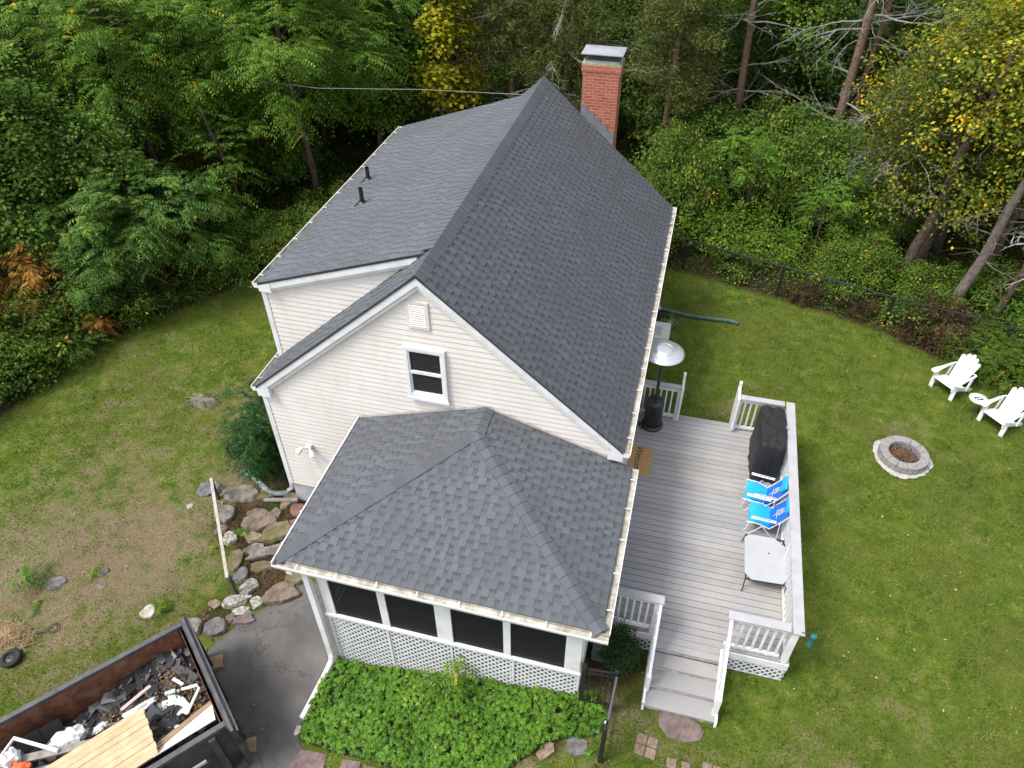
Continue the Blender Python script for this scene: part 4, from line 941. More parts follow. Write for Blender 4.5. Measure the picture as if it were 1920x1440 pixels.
adirondack('white slatted garden chair cut by the right edge of the photo', 11.12, 5.62, R(-50), .93)
st = thing('side_table', 'small round side table with an oval mark between the two white chairs', 'table', (10.83, 6.02, 0))
m = MB(); m.lathe([(0, .485), (.2, .485), (.205, .5), (.19, .508), (0, .505)], n=28); tp = m.build('table_top', simple('table_green_grey', (.5, .52, .46), rough=.5), st)
m = MB(); m.lathe([(.125, .5065), (.125, .5095), (.15, .5095), (.15, .5065)], n=28); m.lathe([(0, .5085), (.122, .5085)], n=28); m.build('printed_disc', WHITE, tp)
m = MB()
v = [(.1*math.cos(k*.35), .05*math.sin(k*.35), .51) for k in range(18)]; m.add(v, [tuple(range(18))]); m.build('oval_mark', simple('navy_print', (.01, .015, .05), rough=.5), tp)
m = MB(); m.beam((-.06, -.008, .512), (.06, .012, .512), .028, .002); m.build('oval_mark', WHITE, tp)
for k in range(3):
    a = k*2.1+.4; m = MB(); m.tube([(.04*math.cos(a), .04*math.sin(a), .485), (.2*math.cos(a), .2*math.sin(a), 0)], .008, 6); m.build('leg', LEGM, st)

# corrugated drain pipes
def pipe(name, label, pts, r_, m_, org):
    P = [Vector(p) for p in pts]; out_ = []
    for i in range(len(P)-1):
        p0, p1, p2, p3 = P[max(i-1, 0)], P[i], P[i+1], P[min(i+2, len(P)-1)]; n_ = max(2, int((p2-p1).length/.02))
        for k in range(n_):
            t = k/n_; out_.append(.5*((2*p1)+(-p0+p2)*t+(2*p0-5*p1+4*p2-p3)*t*t+(-p0+3*p1-3*p2+p3)*t**3))
    m = MB(org); m.tube([tuple(p) for p in out_], [r_*(1+.07*(-1)**i) for i in range(len(out_))], 12, cap=False)
    o = m.build(name, m_); props(o, label, 'drain pipe'); return o
pipe('drain_pipe', 'long dark green corrugated drain pipe lying across the back lawn', [(3.42, 8.42, .07), (3.8, 8.36, .06), (4.25, 8.28, .06), (4.9, 8.28, .06), (5.3, 8.3, .06), (5.56, 8.25, .05)], .055, PIPEG, (3.42, 8.42, 0))
zz = lambda x, y: tz(x, y)+.06
pipe('drain_pipe', 'short pale green corrugated drain pipe at the left house corner', [(-3.52, .2, zz(-3.52, .2)), (-3.85, .1, zz(-3.85, .1)), (-4.15, .22, zz(-4.15, .22)), (-4.45, .38, zz(-4.45, .38)), (-4.8, .5, zz(-4.8, .5))], .06, PIPEW, (-3.52, .2, -.35))
m = MB((-3.6, -.05, -.4)); m.beam((-3.2, .0, tz(-3.2, 0)+.16), (-3.95, -.1, tz(-4, -.1)+.04), .07, .05); props(m.build('plank', GREYWOOD), 'weathered plank under the pale drain pipe at the house corner', 'plank')
# white steps / cover box by the house
m = MB((3.6, 7.05, 0)); m.box(3.36, 3.82, 6.75, 7.45, 0, .32); b_ = m.build('utility_box', simple('white_metal_box', (.74, .74, .74), rough=.4), bevel=.012); props(b_, 'white metal box against the house wall beyond the patio heater', 'utility box')
m = MB((3.6, 7.05, 0)); 
for k in range(6): m.box(3.42, 3.6, 6.85+k*.07, 6.89+k*.07, .321, .325)
v_ = m.build('grille', simple('grey_grille', (.42, .42, .43), rough=.5), b_)
v_.location = (0, 0, 0)
m = MB((3.42, -1.75, 0)); m.box(3.38, 3.72, -2.1, -1.72, 0, .42); b_ = m.build('meter_box', simple('drab_green_box', (.16, .18, .15), (.1, .12, .1), rough=.7), bevel=.01); props(b_, 'drab green box under the porch eave beside the deck', 'utility box')

# stones: each its own lump
def stone(x, y, lx, ly, h_, rot, kind, label, group=None, flat=False, zoff=0, seed=0):
    r = random.Random(seed or int((x*97+y*31)*100)); bm = bmesh.new(); bmesh.ops.create_icosphere(bm, subdivisions=4, radius=1)
    planes = [(Vector((math.cos(a), math.sin(a), r.uniform(-.1, .5))).normalized(), r.uniform(.72, .95)) for a in [2*math.pi*(k+r.uniform(-.3, .3))/6 for k in range(6)]]+[(Vector((r.uniform(-.2, .2), r.uniform(-.2, .2), 1)).normalized(), r.uniform(.4, .55))]
    ph = r.uniform(0, 9)
    for v in bm.verts:
        c_ = v.co.copy()
        for n_, d_ in planes:
            e = c_.dot(n_)-d_
            if e > 0: c_ -= n_*e
        k = 1+.07*math.sin(4*c_.x+ph)+.06*math.sin(5*c_.y+ph*2)+.03*math.sin(11*c_.x+3*ph+8*c_.y)+r.uniform(-.012, .012)
        v.co = Vector((c_.x*lx/2*1.04*k, c_.y*ly/2*1.04*k, c_.z*h_*.8))
    me = bpy.data.meshes.new('stone'); bm.to_mesh(me); bm.free(); me.materials.append(STONE[kind])
    o = bpy.data.objects.new('stone', me); C.objects.link(o); o.location = (x, y, tz(x, y)+zoff); o.rotation_euler = (r.uniform(-.06, .06), r.uniform(-.06, .06), rot)
    props(o, label, 'stone', group); return o
GS = 'stones of the rough bank between lawn and driveway'
for a in [
 (-4.48, -.07, .85, .42, .2, .35, 'grey', 'long grey boulder with a mossy right end, just below the pale drain pipe'),
 (-3.98, .05, .36, .3, .17, .3, 'mossy', 'mossy end stone below the middle of the pale drain pipe'),
 (-4.62, -.6, .62, .42, .2, -.5, 'grey', 'round-edged grey stone right of the handrail middle'),
 (-3.82, -.62, .8, .55, .12, .5, 'brown', 'flat brown grey slab in the middle of the stone bank'),
 (-3.43, .05, .28, .5, .17, -.4, 'tan', 'upright oval olive stone near the foundation corner'),
 (-3.15, -.12, .42, .32, .13, -.3, 'red', 'smooth reddish stone by the foundation corner'),
 (-5.2, -.12, .6, .4, .13, .1, 'blue', 'slate grey boulder left of the far end of the handrail'),
 (-4.18, -1.12, .34, .34, .16, .3, 'lichen', 'white-spotted dark stone right of the handrail'),
 (-3.72, -.98, .45, .24, .16, .2, 'tan', 'tan flat-faced stone above the dark split slabs'),
 (-3.3, -.72, .66, .5, .2, .6, 'mossy', 'broad tan stone with a bright moss patch beside the porch eave'),
 (-3.0, -.45, .45, .35, .15, .2, 'mauve', 'brownish mauve stone half under the porch eave'),
 (-3.85, -1.5, .28, .52, .2, .2, 'mossy', 'moss-covered tall stone beside the handrail'),
 (-3.6, -1.22, .5, .26, .13, .5, 'grey', 'split grey slab above the long slab'),
 (-3.1, -1.12, 1.15, .3, .16, .52, 'grey', 'long narrow grey slab running under the porch eave corner'),
 (-3.25, -1.5, .55, .22, .15, .4, 'mossy', 'low mossy-edged slab below the long narrow slab'),
 (-3.62, -1.75, .34, .34, .17, .4, 'blue', 'square dark stone at the top of the lichen stones'),
 (-3.32, -1.95, .34, .4, .17, -.3, 'lichen', 'upright lichen-speckled brown stone left of the big flat slab'),
 (-3.42, -2.28, .62, .26, .17, .45, 'lichen', 'long pale lichen-covered stone at the handrail foot'),
 (-3.02, -2.22, .26, .3, .17, .1, 'lichen', 'small pale lichen cube stone left of the big flat slab'),
 (-3.2, -2.45, .4, .18, .14, .4, 'lichen', 'low lichen-edged stone under the long pale one'),
 (-2.52, -1.56, .42, .26, .2, .4, 'mossy', 'moss-topped stone at the foot of the porch downspout'),
 (-2.68, -1.93, .9, .46, .14, .5, 'brown', 'big flat brown slab at the driveway edge'),
 (-3.08, -2.6, .4, .22, .12, .45, 'mauve', 'low mauve stone on the driveway edge'),
 (-3.34, -2.62, .2, .22, .12, .2, 'brown', 'small brown stone between the mauve and dark stones'),
 (-3.5, -2.86, .48, .36, .2, .5, 'blue', 'pointed slate grey boulder above the driveway'),
 (-3.92, -2.98, .38, .36, .2, .1, 'grey', 'rounded grey boulder left of the pointed one'),
 (-3.78, -2.45, .26, .2, .15, .2, 'tan', 'small tan cube stone above the boulders'),
 (-4.0, -3.3, .26, .34, .18, .1, 'grey', 'dark grey boulder beside the dumpster gate'),
 (-3.62, -3.38, .42, .24, .05, .5, 'red', 'flat salmon-red stone on the driveway by the dumpster'),
 (-4.0, -.45, .28, .24, .1, .3, 'brown', 'small buried brown stone in the middle of the bank'),
 (-3.55, -.35, .3, .28, .1, .8, 'mauve', 'half-buried mauve stone among the leaf litter'),
 (-4.45, -1.0, .3, .22, .1, .8, 'brown', 'half-buried brown stone left of the white-spotted one')]:
    stone(*a[:7], label=a[7], group=GS, zoff=.02)
stone(-4.86, -2.95, .36, .28, .16, .9, 'pale', 'pale quartz rock on the dry lawn above the dumpster')
stone(-6.95, -2.85, .4, .3, .1, .3, 'blue', 'grey flat rock beside the leafy weed on the dry lawn')
stone(-6.25, -2.4, .26, .18, .08, .6, 'blue', 'small slate rock among weeds on the dry lawn')
stone(-6.1, -2.65, .26, .22, .06, -.4, 'brown', 'small brown flat rock among weeds on the dry lawn')
stone(-5.4, -.62, .16, .14, .08, 0, 'pale', 'small pinkish cobble left of the handrail')
stone(-1.22, -4.15, .12, .2, .06, 0, 'pale', 'small white rock at the left edge of the planting bed')
def slab_stone(pts, mt, label, h_=.03, name='stepping_stone', cat='stepping stone'):
    cx_ = sum(p[0] for p in pts)/len(pts); cy_ = sum(p[1] for p in pts)/len(pts)
    m = MB((cx_, cy_, tz(cx_, cy_))); m.prism(pts, lambda x, y: tz(x, y)-.05, lambda x, y: tz(x, y)+h_); o = m.build(name, mt, bevel=.008); props(o, label, cat); return o
slab_stone([(4.58, -2.62), (4.62, -2.93), (4.78, -3.08), (5.05, -3.1), (5.28, -3.0), (5.32, -2.86), (5.2, -2.72), (5.0, -2.66)], STONE['mauve'], 'large rounded mauve flagstone at the foot of the deck steps')
slab_stone([(3.26, -3.45), (3.42, -3.4), (3.56, -3.45), (3.6, -3.62), (3.42, -3.72), (3.26, -3.66)], STONE['blue'], 'grey five-sided flagstone beside the black gate post')
slab_stone([(2.93, -3.62), (3.05, -3.6), (3.1, -3.72), (2.92, -3.92), (2.82, -3.82)], STONE['tan'], 'small tan flagstone at the planting bed corner')
def pavers(x, y, nx, ny, w_, l_, rot, label, gap=.006):
    m = MB((x, y, 0)); c_, s_ = math.cos(rot), math.sin(rot)
    for i in range(nx):
        for j in range(ny):
            q = [(i*w_+gap, j*l_+gap), ((i+1)*w_-gap, j*l_+gap), ((i+1)*w_-gap, (j+1)*l_-gap), (i*w_+gap, (j+1)*l_-gap)]
            m.prism([(x+(a-nx*w_/2)*c_-(b-ny*l_/2)*s_, y+(a-nx*w_/2)*s_+(b-ny*l_/2)*c_) for a, b in q], -.04, .026, random.random())
    o = m.build('paver_square', PAVER, bevel=.006); props(o, label, 'paver')
pavers(4.46, -3.3, 2, 2, .17, .17, -.1, 'square of worn brick pavers nearest the big mauve flagstone')
pavers(4.86, -3.62, 1, 3, .16, .16, -.03, 'narrow column of worn pavers at the bottom edge, left one')
pavers(5.08, -3.62, 1, 3, .14, .16, -.03, 'narrow column of worn pavers at the bottom edge, right one')
pavers(5.46, -3.56, 2, 3, .16, .16, -.08, 'double column of worn pavers furthest right at the bottom edge')
slab_stone([(-1.0, -4.42), (-.55, -4.4), (-.5, -4.75), (-1.1, -4.8)], STONE['mauve'], 'reddish flat edging stone at the bottom left of the planting bed', .02, 'edging_stone', 'edging stone')
slab_stone([(-.25, -4.42), (.1, -4.44), (.12, -4.75), (-.25, -4.75)], STONE['mauve'], 'mauve flat edging stone second from left below the planting bed', .02, 'edging_stone', 'edging stone')
slab_stone([(.16, -4.46), (.55, -4.5), (.55, -4.8), (.18, -4.78)], STONE['brown'], 'brown flat edging stone third from left below the planting bed', .02, 'edging_stone', 'edging stone')

# wooden handrail beside the stone steps
A_ = Vector((-3.5, -2.15, tz(-3.5, -2.15))); B_ = Vector((-4.93, -.3, tz(-4.93, -.3)))
hr = thing('handrail', 'weathered white handrail board on two short posts beside the stone bank', 'handrail', (-3.5, -2.15, A_.z))
m = MB(tuple(A_)); m.beam(A_+Vector((.0, -.03, .62)), B_+Vector((-.02, .05, .58)), .06, .05); m.build('rail', simple('weathered_white_paint', (.5, .46, .42), (.3, .265, .23), scale=9, rough=.8), hr)
for q, hh in ((A_, .6), (B_, .56)):
    m = MB(tuple(A_)); m.beam(q-Vector((0, 0, .1)), q+Vector((0, 0, hh)), .07, .07, (0, 1, 0)); m.build('post', simple('mossy_post', (.1, .085, .06), rough=.95), hr)
# stump, tool handle, wheel
stp = (-6.87, 2.25)
m = MB((*stp, tz(*stp))); r = random.Random(8)
pr = [(.34+.05*math.sin(3*a)+r.uniform(-.03, .03), a) for a in [k*math.pi/9 for k in range(18)]]
vs = [(stp[0]+q*1.15*math.cos(a), stp[1]+q*.62*math.sin(a), tz(*stp)-.03) for q, a in pr]+[(stp[0]+q*.75*math.cos(a), stp[1]+q*.42*math.sin(a), tz(*stp)+.1+.05*math.sin(a*4)) for q, a in pr]+[(stp[0], stp[1], tz(*stp)+.08)]
m.add(vs, [(k, (k+1) % 18, 18+(k+1) % 18, 18+k) for k in range(18)]+[(18+k, 18+(k+1) % 18, 36) for k in range(18)])
for k in range(26):
    a = r.uniform(0, 6.28); m.tube([(stp[0]+.2*math.cos(a), stp[1]+.12*math.sin(a), tz(*stp)+.12), (stp[0]+.5*math.cos(a), stp[1]+.3*math.sin(a), tz(*stp)+.02)], .008, 4)
props(m.build('tree_stump', simple('rotten_stump', (.27, .24, .19), (.11, .095, .075), scale=12, rough=1, bmp=.8)), 'low rotten grey tree stump in the left lawn', 'tree stump')
zt_ = lambda x, y, h_=.03: (x, y, tz(x, y)+h_)
m = MB(zt_(-6.7, -3.9, 0)); m.tube([zt_(-6.78, -3.95), zt_(-6.5, -3.76, .04)], .011, 6)
m.tube([zt_(-6.5, -3.76, .04), zt_(-6.43, -3.6, .05), zt_(-6.35, -3.57, .05), zt_(-6.27, -3.66, .05), zt_(-6.33, -3.74, .04), zt_(-6.5, -3.76, .04)], .013, 6)
props(m.build('garden_tool', LEGM), 'thin metal tool with a triangular loop handle lying on dry grass', 'tool')
wl = (-6.68, -4.36); wh = thing('loose_cart_wheel', 'black rubber wheel lying on the dry lawn at the left edge', 'wheel', (wl[0], wl[1], tz(*wl)+.06), .3)
m = MB(); m.lathe([(.1, -.045), (.15, -.055), (.175, -.03), (.18, 0), (.175, .03), (.15, .05), (.1, .045), (.1, -.045)], n=28); m.build('tyre', RUBBER, wh, smooth=True)
m = MB(); m.lathe([(.0, .02), (.03, .035), (.1, .02), (.1, -.02), (0, -.02)], n=20); m.build('rim', LEGM, wh)
m = MB((-6.9, -4.05, tz(-6.9, -4.05))); r = random.Random(12)
for k in range(300):
    a = r.uniform(0, 6.28); q = r.uniform(0, .5); x, y = -7.05+q*math.cos(a), -4.0+q*.6*math.sin(a); b = r.uniform(0, 3.14); L = r.uniform(.05, .14); z_ = tz(x, y)+.03+.12*(1-q/.5)
    m.beam((x-L*math.cos(b), y-L*math.sin(b), z_), (x+L*math.cos(b), y+L*math.sin(b), z_+r.uniform(-.02, .04)), .008, .004)
props(m.build('straw_heap', STRAW), 'small heap of pale straw above the black wheel', 'straw', kind='stuff')
m = MB((-5.22, .82, tz(-5.22, .82))); m.beam(zt_(-5.3, .95, .35), zt_(-5.2, .68, .35), .03, .16, (0, 0, 1)); m.beam(zt_(-5.25, .8, -.05), zt_(-5.25, .8, .3), .03, .03, (0, 1, 0))
props(m.build('yard_sign', BLACK), 'small black sign at the left tip of the evergreen shrub', 'sign')

# black metal gate section by the porch and the open gate seen end on
fg = thing('garden_fence_panel', 'short black metal fence panel between the porch corner and the gate post', 'fence', (3.35, -2.86, 0))
FO = (3.35, -2.86, 0)
m = MB(FO); m.box(3.31, 3.37, -2.93, -2.87, 0, 1.25); m.build('post', BLACK, fg); m = MB(FO); m.box(3.3, 3.38, -2.94, -2.86, 1.25, 1.27); m.build('post_cap', BLACK, fg)
for z in (1.18, 1.06, .18):
    m = MB(FO); m.beam((3.37, -2.9, z), (3.81, -2.87, z), .03, .03); m.build('rail', BLACK, fg)
for k in range(4):
    x = 3.44+k*.095; m = MB(FO); m.beam((x, -2.895, .08), (x, -2.89, 1.18), .016, .016, (0, 1, 0)); m.build('picket', BLACK, fg)
m = MB(FO); m.box(3.8, 3.86, -2.9, -2.84, 0, 1.25); m.build('post', BLACK, fg)
gt_ = thing('garden_gate', 'black metal gate standing in line with the view, right of the planting bed', 'gate', (3.85, -2.93, 0))
GO = (3.85, -2.93, 0); ga, gb = Vector((3.84, -2.93, 0)), Vector((3.81, -3.6, 0))
for z in (1.2, 1.06, .18):
    m = MB(GO); m.beam(ga+Vector((0, 0, z)), gb+Vector((0, 0, z)), .035, .03); m.build('rail', simple('grey_lit_rail', (.1, .1, .11), rough=.35), gt_)
for k in range(7):
    q = ga+(gb-ga)*(k/6); m = MB(GO); m.beam(q+Vector((0, 0, .1)), q+Vector((0, 0, 1.2)), .018 if 0 < k < 6 else .035, .018 if 0 < k < 6 else .035, (0, 1, 0)); m.build('picket', BLACK, gt_)
m = MB(GO); m.box(3.77, 3.83, -3.59, -3.55, 1.0, 1.06); m.build('latch', WHITE, gt_)
m = MB((3.8, -3.7, 0)); m.box(3.765, 3.835, -3.72, -3.65, 0, 1.15); m.box(3.76, 3.84, -3.725, -3.645, 1.15, 1.165); props(m.build('gate_post', BLACK), 'black gate post nearest the camera beside the grey flagstone', 'post')

# chain link fence at the wood's edge
ff = thing('chain_link_fence', 'black chain link fence along the wood edge behind the lawn', 'fence', (6.55, 9.91, 0))
FP = [(1.2, 11.5), (3.9, 10.72), (6.55, 9.91), (9.27, 9.11), (11.9, 8.45), (14.2, 7.2)]; FH = .95; FOr = (6.55, 9.91, 0)
for x, y in FP:
    z = tz(x, y); m = MB(FOr); m.tube([(x, y, z-.05), (x, y, z+FH+.02)], .038, 10); m.tube([(x, y, z+FH+.02), (x, y, z+FH+.05)], [.034, .015], 10); m.build('post', BLACK, ff)
m = MB(FOr); m.tube([(x, y, tz(x, y)+FH) for x, y in FP], .024, 8); m.build('top_rail', BLACK, ff)
m = MB(FOr)
for (xa, ya), (xb, yb) in zip(FP[:-1], FP[1:]):
    L = math.hypot(xb-xa, yb-ya); n_ = int((L+FH)/.09)
    for k in range(n_):
        for s_ in (0, 1):
            u0 = k*.09; u1 = u0-FH; a0, z0 = u0, 0; a1, z1 = u1, FH
            if a0 > L: t = (a0-L); a0 = L; z0 = t
            if a1 < 0: z1 = FH+a1; a1 = 0
            if s_: a0, a1 = L-a0, L-a1
            f_ = lambda a, z: (xa+(xb-xa)*a/L, ya+(yb-ya)*a/L, z+tz(xa+(xb-xa)*a/L, ya+(yb-ya)*a/L))
            if z1 > z0: m.beam(f_(a0, z0), f_(a1, z1), .0025, .0025)
m.build('wire_mesh', BLACK, ff)
m = MB((-.1, 8.0, 5.6)); m.tube([(-.02, 8.0, 5.68), (-3, 8.4, 5.42), (-6.1, 9.05, 4.97), (-9, 9.9, 4.7), (-14, 11.8, 5.1)], .007, 6); props(m.build('overhead_wire', simple('grey_cable', (.22, .22, .22), rough=.6)), 'thin grey overhead wire running left from the roof ridge', 'cable')

# ================================================================== DUMPSTER
d1 = Vector((-.63, -.776, 0)).normalized(); d2 = Vector((.776, -.63, 0)).normalized()
DC = Vector((-3.43, -3.49, 0)); RIM = .56; BOT = -.78; DWd = 2.1; DLn = 5.2
ang = math.atan2(d1.y, d1.x)
dp = thing('dumpster', 'black open-top roll-off dumpster with a rusty inside full of roofing debris', 'dumpster', (DC.x, DC.y, BOT), ang)
# local: x along the length (away from the gate end), y = across; d2 is local -y? check sign
sgn = 1 if (math.cos(ang)*d2.y-math.sin(ang)*d2.x) > 0 else -1
H_ = RIM-BOT
def dbox(m, x0, x1, y0, y1, z0, z1):
    y0, y1 = sorted((y0*sgn, y1*sgn)); m.box(x0, x1, y0, y1, z0, z1)
m = MB(); dbox(m, 0, DLn, 0, .05, .1, H_-.04); m.build('side_wall', DUMPB, dp); m = MB(); dbox(m, 0, DLn, DWd-.05, DWd, .1, H_-.04); m.build('side_wall', DUMPB, dp)
m = MB(); dbox(m, .1, DLn, .052, .058, .18, H_-.05); dbox(m, .1, DLn, DWd-.058, DWd-.052, .18, H_-.05); dbox(m, .052, .06, .06, DWd-.06, .18, H_-.05); m.build('inner_lining', RUST, dp)
m = MB(); dbox(m, 0, DLn, .03, DWd-.03, .1, .17); m.build('floor', RUST, dp)
m = MB(); dbox(m, -.05, DLn, -.03, .055, H_-.04, H_+.03); m.build('rim', DUMPR, dp); m = MB(); dbox(m, -.05, DLn, DWd-.055, DWd+.03, H_-.04, H_+.03); m.build('rim', DUMPR, dp)
m = MB(); dbox(m, -.1, -.01, -.05, DWd+.12, .1, H_+.02); dbox(m, -.1, -.0, -.05, DWd+.12, H_+.021, H_+.05)
gate_ = m.build('end_gate', DUMPB, dp)
m = MB()
for k, (a_, w_) in enumerate(((-.05, .05), (-.12, .035))): dbox(m, a_-w_/2, a_+w_/2, -.05, DWd+.2, H_+.055-.06*k, H_+.085-.06*k)
m.build('gate_edge', DUMPR, gate_)
for y in (.2, 1.0, 1.8):
    m = MB(); dbox(m, -.14, -.1, y-.05, y+.05, .15, H_-.05); m.build('gate_rib', DUMPB, gate_)
for x in (.25, 1.0, 1.75, 2.5, 3.25, 4.0, 4.75):
    for y0, y1 in ((DWd, DWd+.09), (-.09, 0)):
        m = MB(); dbox(m, x-.05, x+.05, y0, y1, .12, H_-.06); m.build('side_rib', DUMPB, dp)
m = MB(); dbox(m, .0, DLn, DWd+.001, DWd+.1, .04, .14); m.build('bottom_rail', DUMPR, dp)
m = MB(); dbox(m, .3, DLn, .5, .62, 0, .1); dbox(m, .3, DLn, DWd-.62, DWd-.5, 0, .1); m.build('skid_rail', DUMPB, dp)
m = MB(); dbox(m, .45, .8, DWd+.09, DWd+.12, .86, .92); m.build('grab_bar', simple('chipped_pale_bar', (.55, .53, .48), rough=.6), dp)
def dl(x, y, z): p = DC+d1*x+d2*y; return (p.x, p.y, z)
def item(name, label, cat, m_, mb_, bevel=0, kind=None): o = mb_.build(name, m_, bevel=bevel); props(o, label, cat, kind=kind); return o
# debris bed
r = random.Random(31); m = MB(dl(1.5, 1, -.2)); nx_, ny_ = 40, 18; gv = []
def pile(x, y): return -.13+.12*math.sin(x*1.9+.5)+.16*(y/DWd)+.08*math.sin(y*3+x*2)-.22*max(0, (1.2-x))*.3
for i in range(nx_+1):
    for j in range(ny_+1):
        x = .07+(DLn-.1)*i/nx_; y = .07+(DWd-.14)*j/ny_; gv.append(dl(x, y, pile(x, y)+r.uniform(-.04, .04)))
m.add(gv, [(i*(ny_+1)+j, (i+1)*(ny_+1)+j, (i+1)*(ny_+1)+j+1, i*(ny_+1)+j+1) for i in range(nx_) for j in range(ny_)], .3)
item('debris_bed', 'bed of dark roofing rubble filling the dumpster floor', 'rubble', simple('dark_rubble', (.06, .057, .055), (.02, .02, .02), scale=14, rough=1, bmp=.8), m, kind='stuff')
m = MB(dl(1.5, 1, -.2))
for k in range(620):
    x = r.uniform(.1, 3.6); y = r.uniform(.1, DWd-.12)
    if k < 60: x = r.uniform(.1, 3); y = r.uniform(.09, .3)
    z = pile(x, y)+r.uniform(.0, .1); a = r.uniform(0, 3.14); L = r.uniform(.05, .2); W_ = r.uniform(.04, .13)
    ux = Vector((math.cos(a), math.sin(a), r.uniform(-.5, .5)))*L; vx = Vector((-math.sin(a), math.cos(a), r.uniform(-.5, .5)))*W_; c_ = Vector(dl(x, y, z))
    n_ = ux.cross(vx).normalized()*.004; q = [c_-ux-vx, c_+ux*r.uniform(.7, 1.1)-vx, c_+ux+vx*r.uniform(.6, 1), c_-ux*r.uniform(.6, 1)+vx]
    m.add([tuple(p) for p in q]+[tuple(p-n_) for p in q], [(0, 1, 2, 3), (7, 6, 5, 4), (0, 4, 5, 1), (1, 5, 6, 2), (2, 6, 7, 3), (3, 7, 4, 0)], r.random()**1.1)
item('shingle_scraps', 'torn dark shingle scraps heaped in the dumpster', 'shingle scraps', SCRAP, m, kind='stuff')
m = MB(dl(.8, 1, -.1))
for k in range(900):
    cx_, cy_ = r.choice([(.45, .9), (.9, .8), (.35, 1.3), (.9, 1.25), (.5, .55), (1.3, .75), (2.1, .9), (.25, 1.0), (1.6, .6)]); x = cx_+r.gauss(0, .12); y = cy_+r.gauss(0, .12)
    if not (.08 < x < 5 and .08 < y < DWd-.08): continue
    a = r.uniform(0, 6.28); c_ = Vector(dl(x, y, pile(x, y)+r.uniform(.04, .14))); ux = Vector((math.cos(a), math.sin(a), r.uniform(-.6, .6)))*.03; vx = Vector((-math.sin(a), math.cos(a), r.uniform(-.6, .6)))*.012
    m.add([tuple(c_-ux), tuple(c_+vx), tuple(c_+ux), tuple(c_-vx)], [(0, 1, 2, 3)], r.uniform(.3, .95))
item('dry_leaves', 'curled brown leaves scattered over the debris in the dumpster', 'leaves', LITTER, m, kind='stuff')
for k, (x, y, a, l_, w_, lab) in enumerate(((.55, 1.35, .6, .3, .05, 'thin white strip lying near the dumpster gate'), (1.2, 1.0, 2.2, .34, .05, 'thin white strip in the middle of the dumpster load'), (1.7, .85, .3, .26, .07, 'short white strip beside the dark shingle heap'), (.7, .95, 1.3, .2, .09, 'small pale board scrap above the mint can'), (1.45, .7, 2.6, .3, .06, 'grey batten across the shingle heap'), (.9, 1.62, .2, .26, .1, 'small pale scrap next to the pine panel edge'), (.4, .7, 2.0, .24, .05, 'pale lath near the far end of the dumpster gate'))):
    c_ = Vector(dl(x, y, pile(x, y)+.12)); u_ = (d1*math.cos(a)+d2*math.sin(a))*l_/2; m = MB(tuple(c_)); m.beam(c_-u_, c_+u_+Vector((0, 0, .03*(-1)**k)), w_, .018); item('scrap_strip', lab, 'scrap', WHITEB if k != 4 else GREYWOOD, m)
# pine door of planks
pc = [Vector((-3.3, -4.83, .38)), Vector((-2.56, -5.42, .5)), Vector((-3.55, -6.75, .46)), Vector((-4.3, -6.15, .34))]
m = MB(tuple(pc[0])); u_ = (pc[3]-pc[0]); v_ = (pc[1]-pc[0]); nn = u_.cross(v_).normalized(); nn = nn if nn.z > 0 else -nn
for k in range(8):
    a, b = k/8+.004, (k+1)/8-.004; e0 = -.004 if k % 2 else .003
    q = [pc[0]+v_*a-u_*e0, pc[0]+v_*b-u_*e0, pc[0]+v_*b+u_, pc[0]+v_*a+u_]; q = [p+nn*(.004 if k % 3 else 0) for p in q]
    m.add([tuple(p) for p in q]+[tuple(p-nn*.03) for p in q], [(3, 2, 1, 0), (4, 5, 6, 7), (0, 1, 5, 4), (1, 2, 6, 5), (2, 3, 7, 6), (3, 0, 4, 7)], r.random())
item('pine_panel', 'new pine plank panel lying on top of the dumpster load', 'wood panel', PINE, m)
def board(name, label, cat, p, q, w_, h_, mt, up=(0, 0, 1), bevel=0):
    m = MB(tuple(p)); m.beam(p, q, w_, h_, up); return item(name, label, cat, mt, m, bevel)
wb = [Vector((-2.3, -4.5, .3)), Vector((-2.02, -4.76, .5)), Vector((-2.6, -5.5, .52)), Vector((-2.72, -5.38, .34))]
m = MB(tuple(wb[0])); m.add([tuple(p) for p in wb]+[tuple(p-Vector((0, 0, .025))) for p in wb], [(3, 2, 1, 0), (4, 5, 6, 7), (0, 1, 5, 4), (1, 2, 6, 5), (2, 3, 7, 6), (3, 0, 4, 7)])
item('white_board', 'wide white painted board leaning against the near dumpster wall', 'board', WHITEB, m)
board('trim_board', 'long tan wooden trim board along the white board in the dumpster', 'board', (-2.33, -4.47, .28), (-2.85, -5.5, .33), .09, .03, PLY)
m = MB((-2.79, -4.2, .05)); m.tube([(-3.15, -4.4, .08), (-2.82, -4.2, .1), (-2.76, -4.24, .1), (-2.72, -4.62, .09)], .028, 5); item('gutter_elbow', 'bent white gutter piece near the dumpster gate', 'gutter piece', WHITEB, m)
board('pink_board', 'narrow pinkish broken board in the middle of the dumpster load', 'board', (-3.58, -4.38, .06), (-3.82, -4.85, .02), .06, .03, simple('pinkish_wood', (.55, .42, .4), rough=.8))
board('grey_plank', 'long greyed wooden plank lying beside the pine panel', 'plank', (-3.6, -5.4, .3), (-4.9, -6.1, .28), .12, .04, GREYWOOD)
board('thin_plank', 'thin greyed lath beside the grey plank', 'plank', (-3.75, -5.68, .22), (-4.7, -6.2, .22), .06, .03, GREYWOOD)
m = MB((-4.9, -5.7, .36)); m.tube([(-4.95, -6.1, .3), (-4.9, -5.74, .38), (-4.15, -5.72, .34)], .032, 5); item('gutter_length', 'bent white gutter length at the left side of the dumpster', 'gutter piece', WHITEB, m)
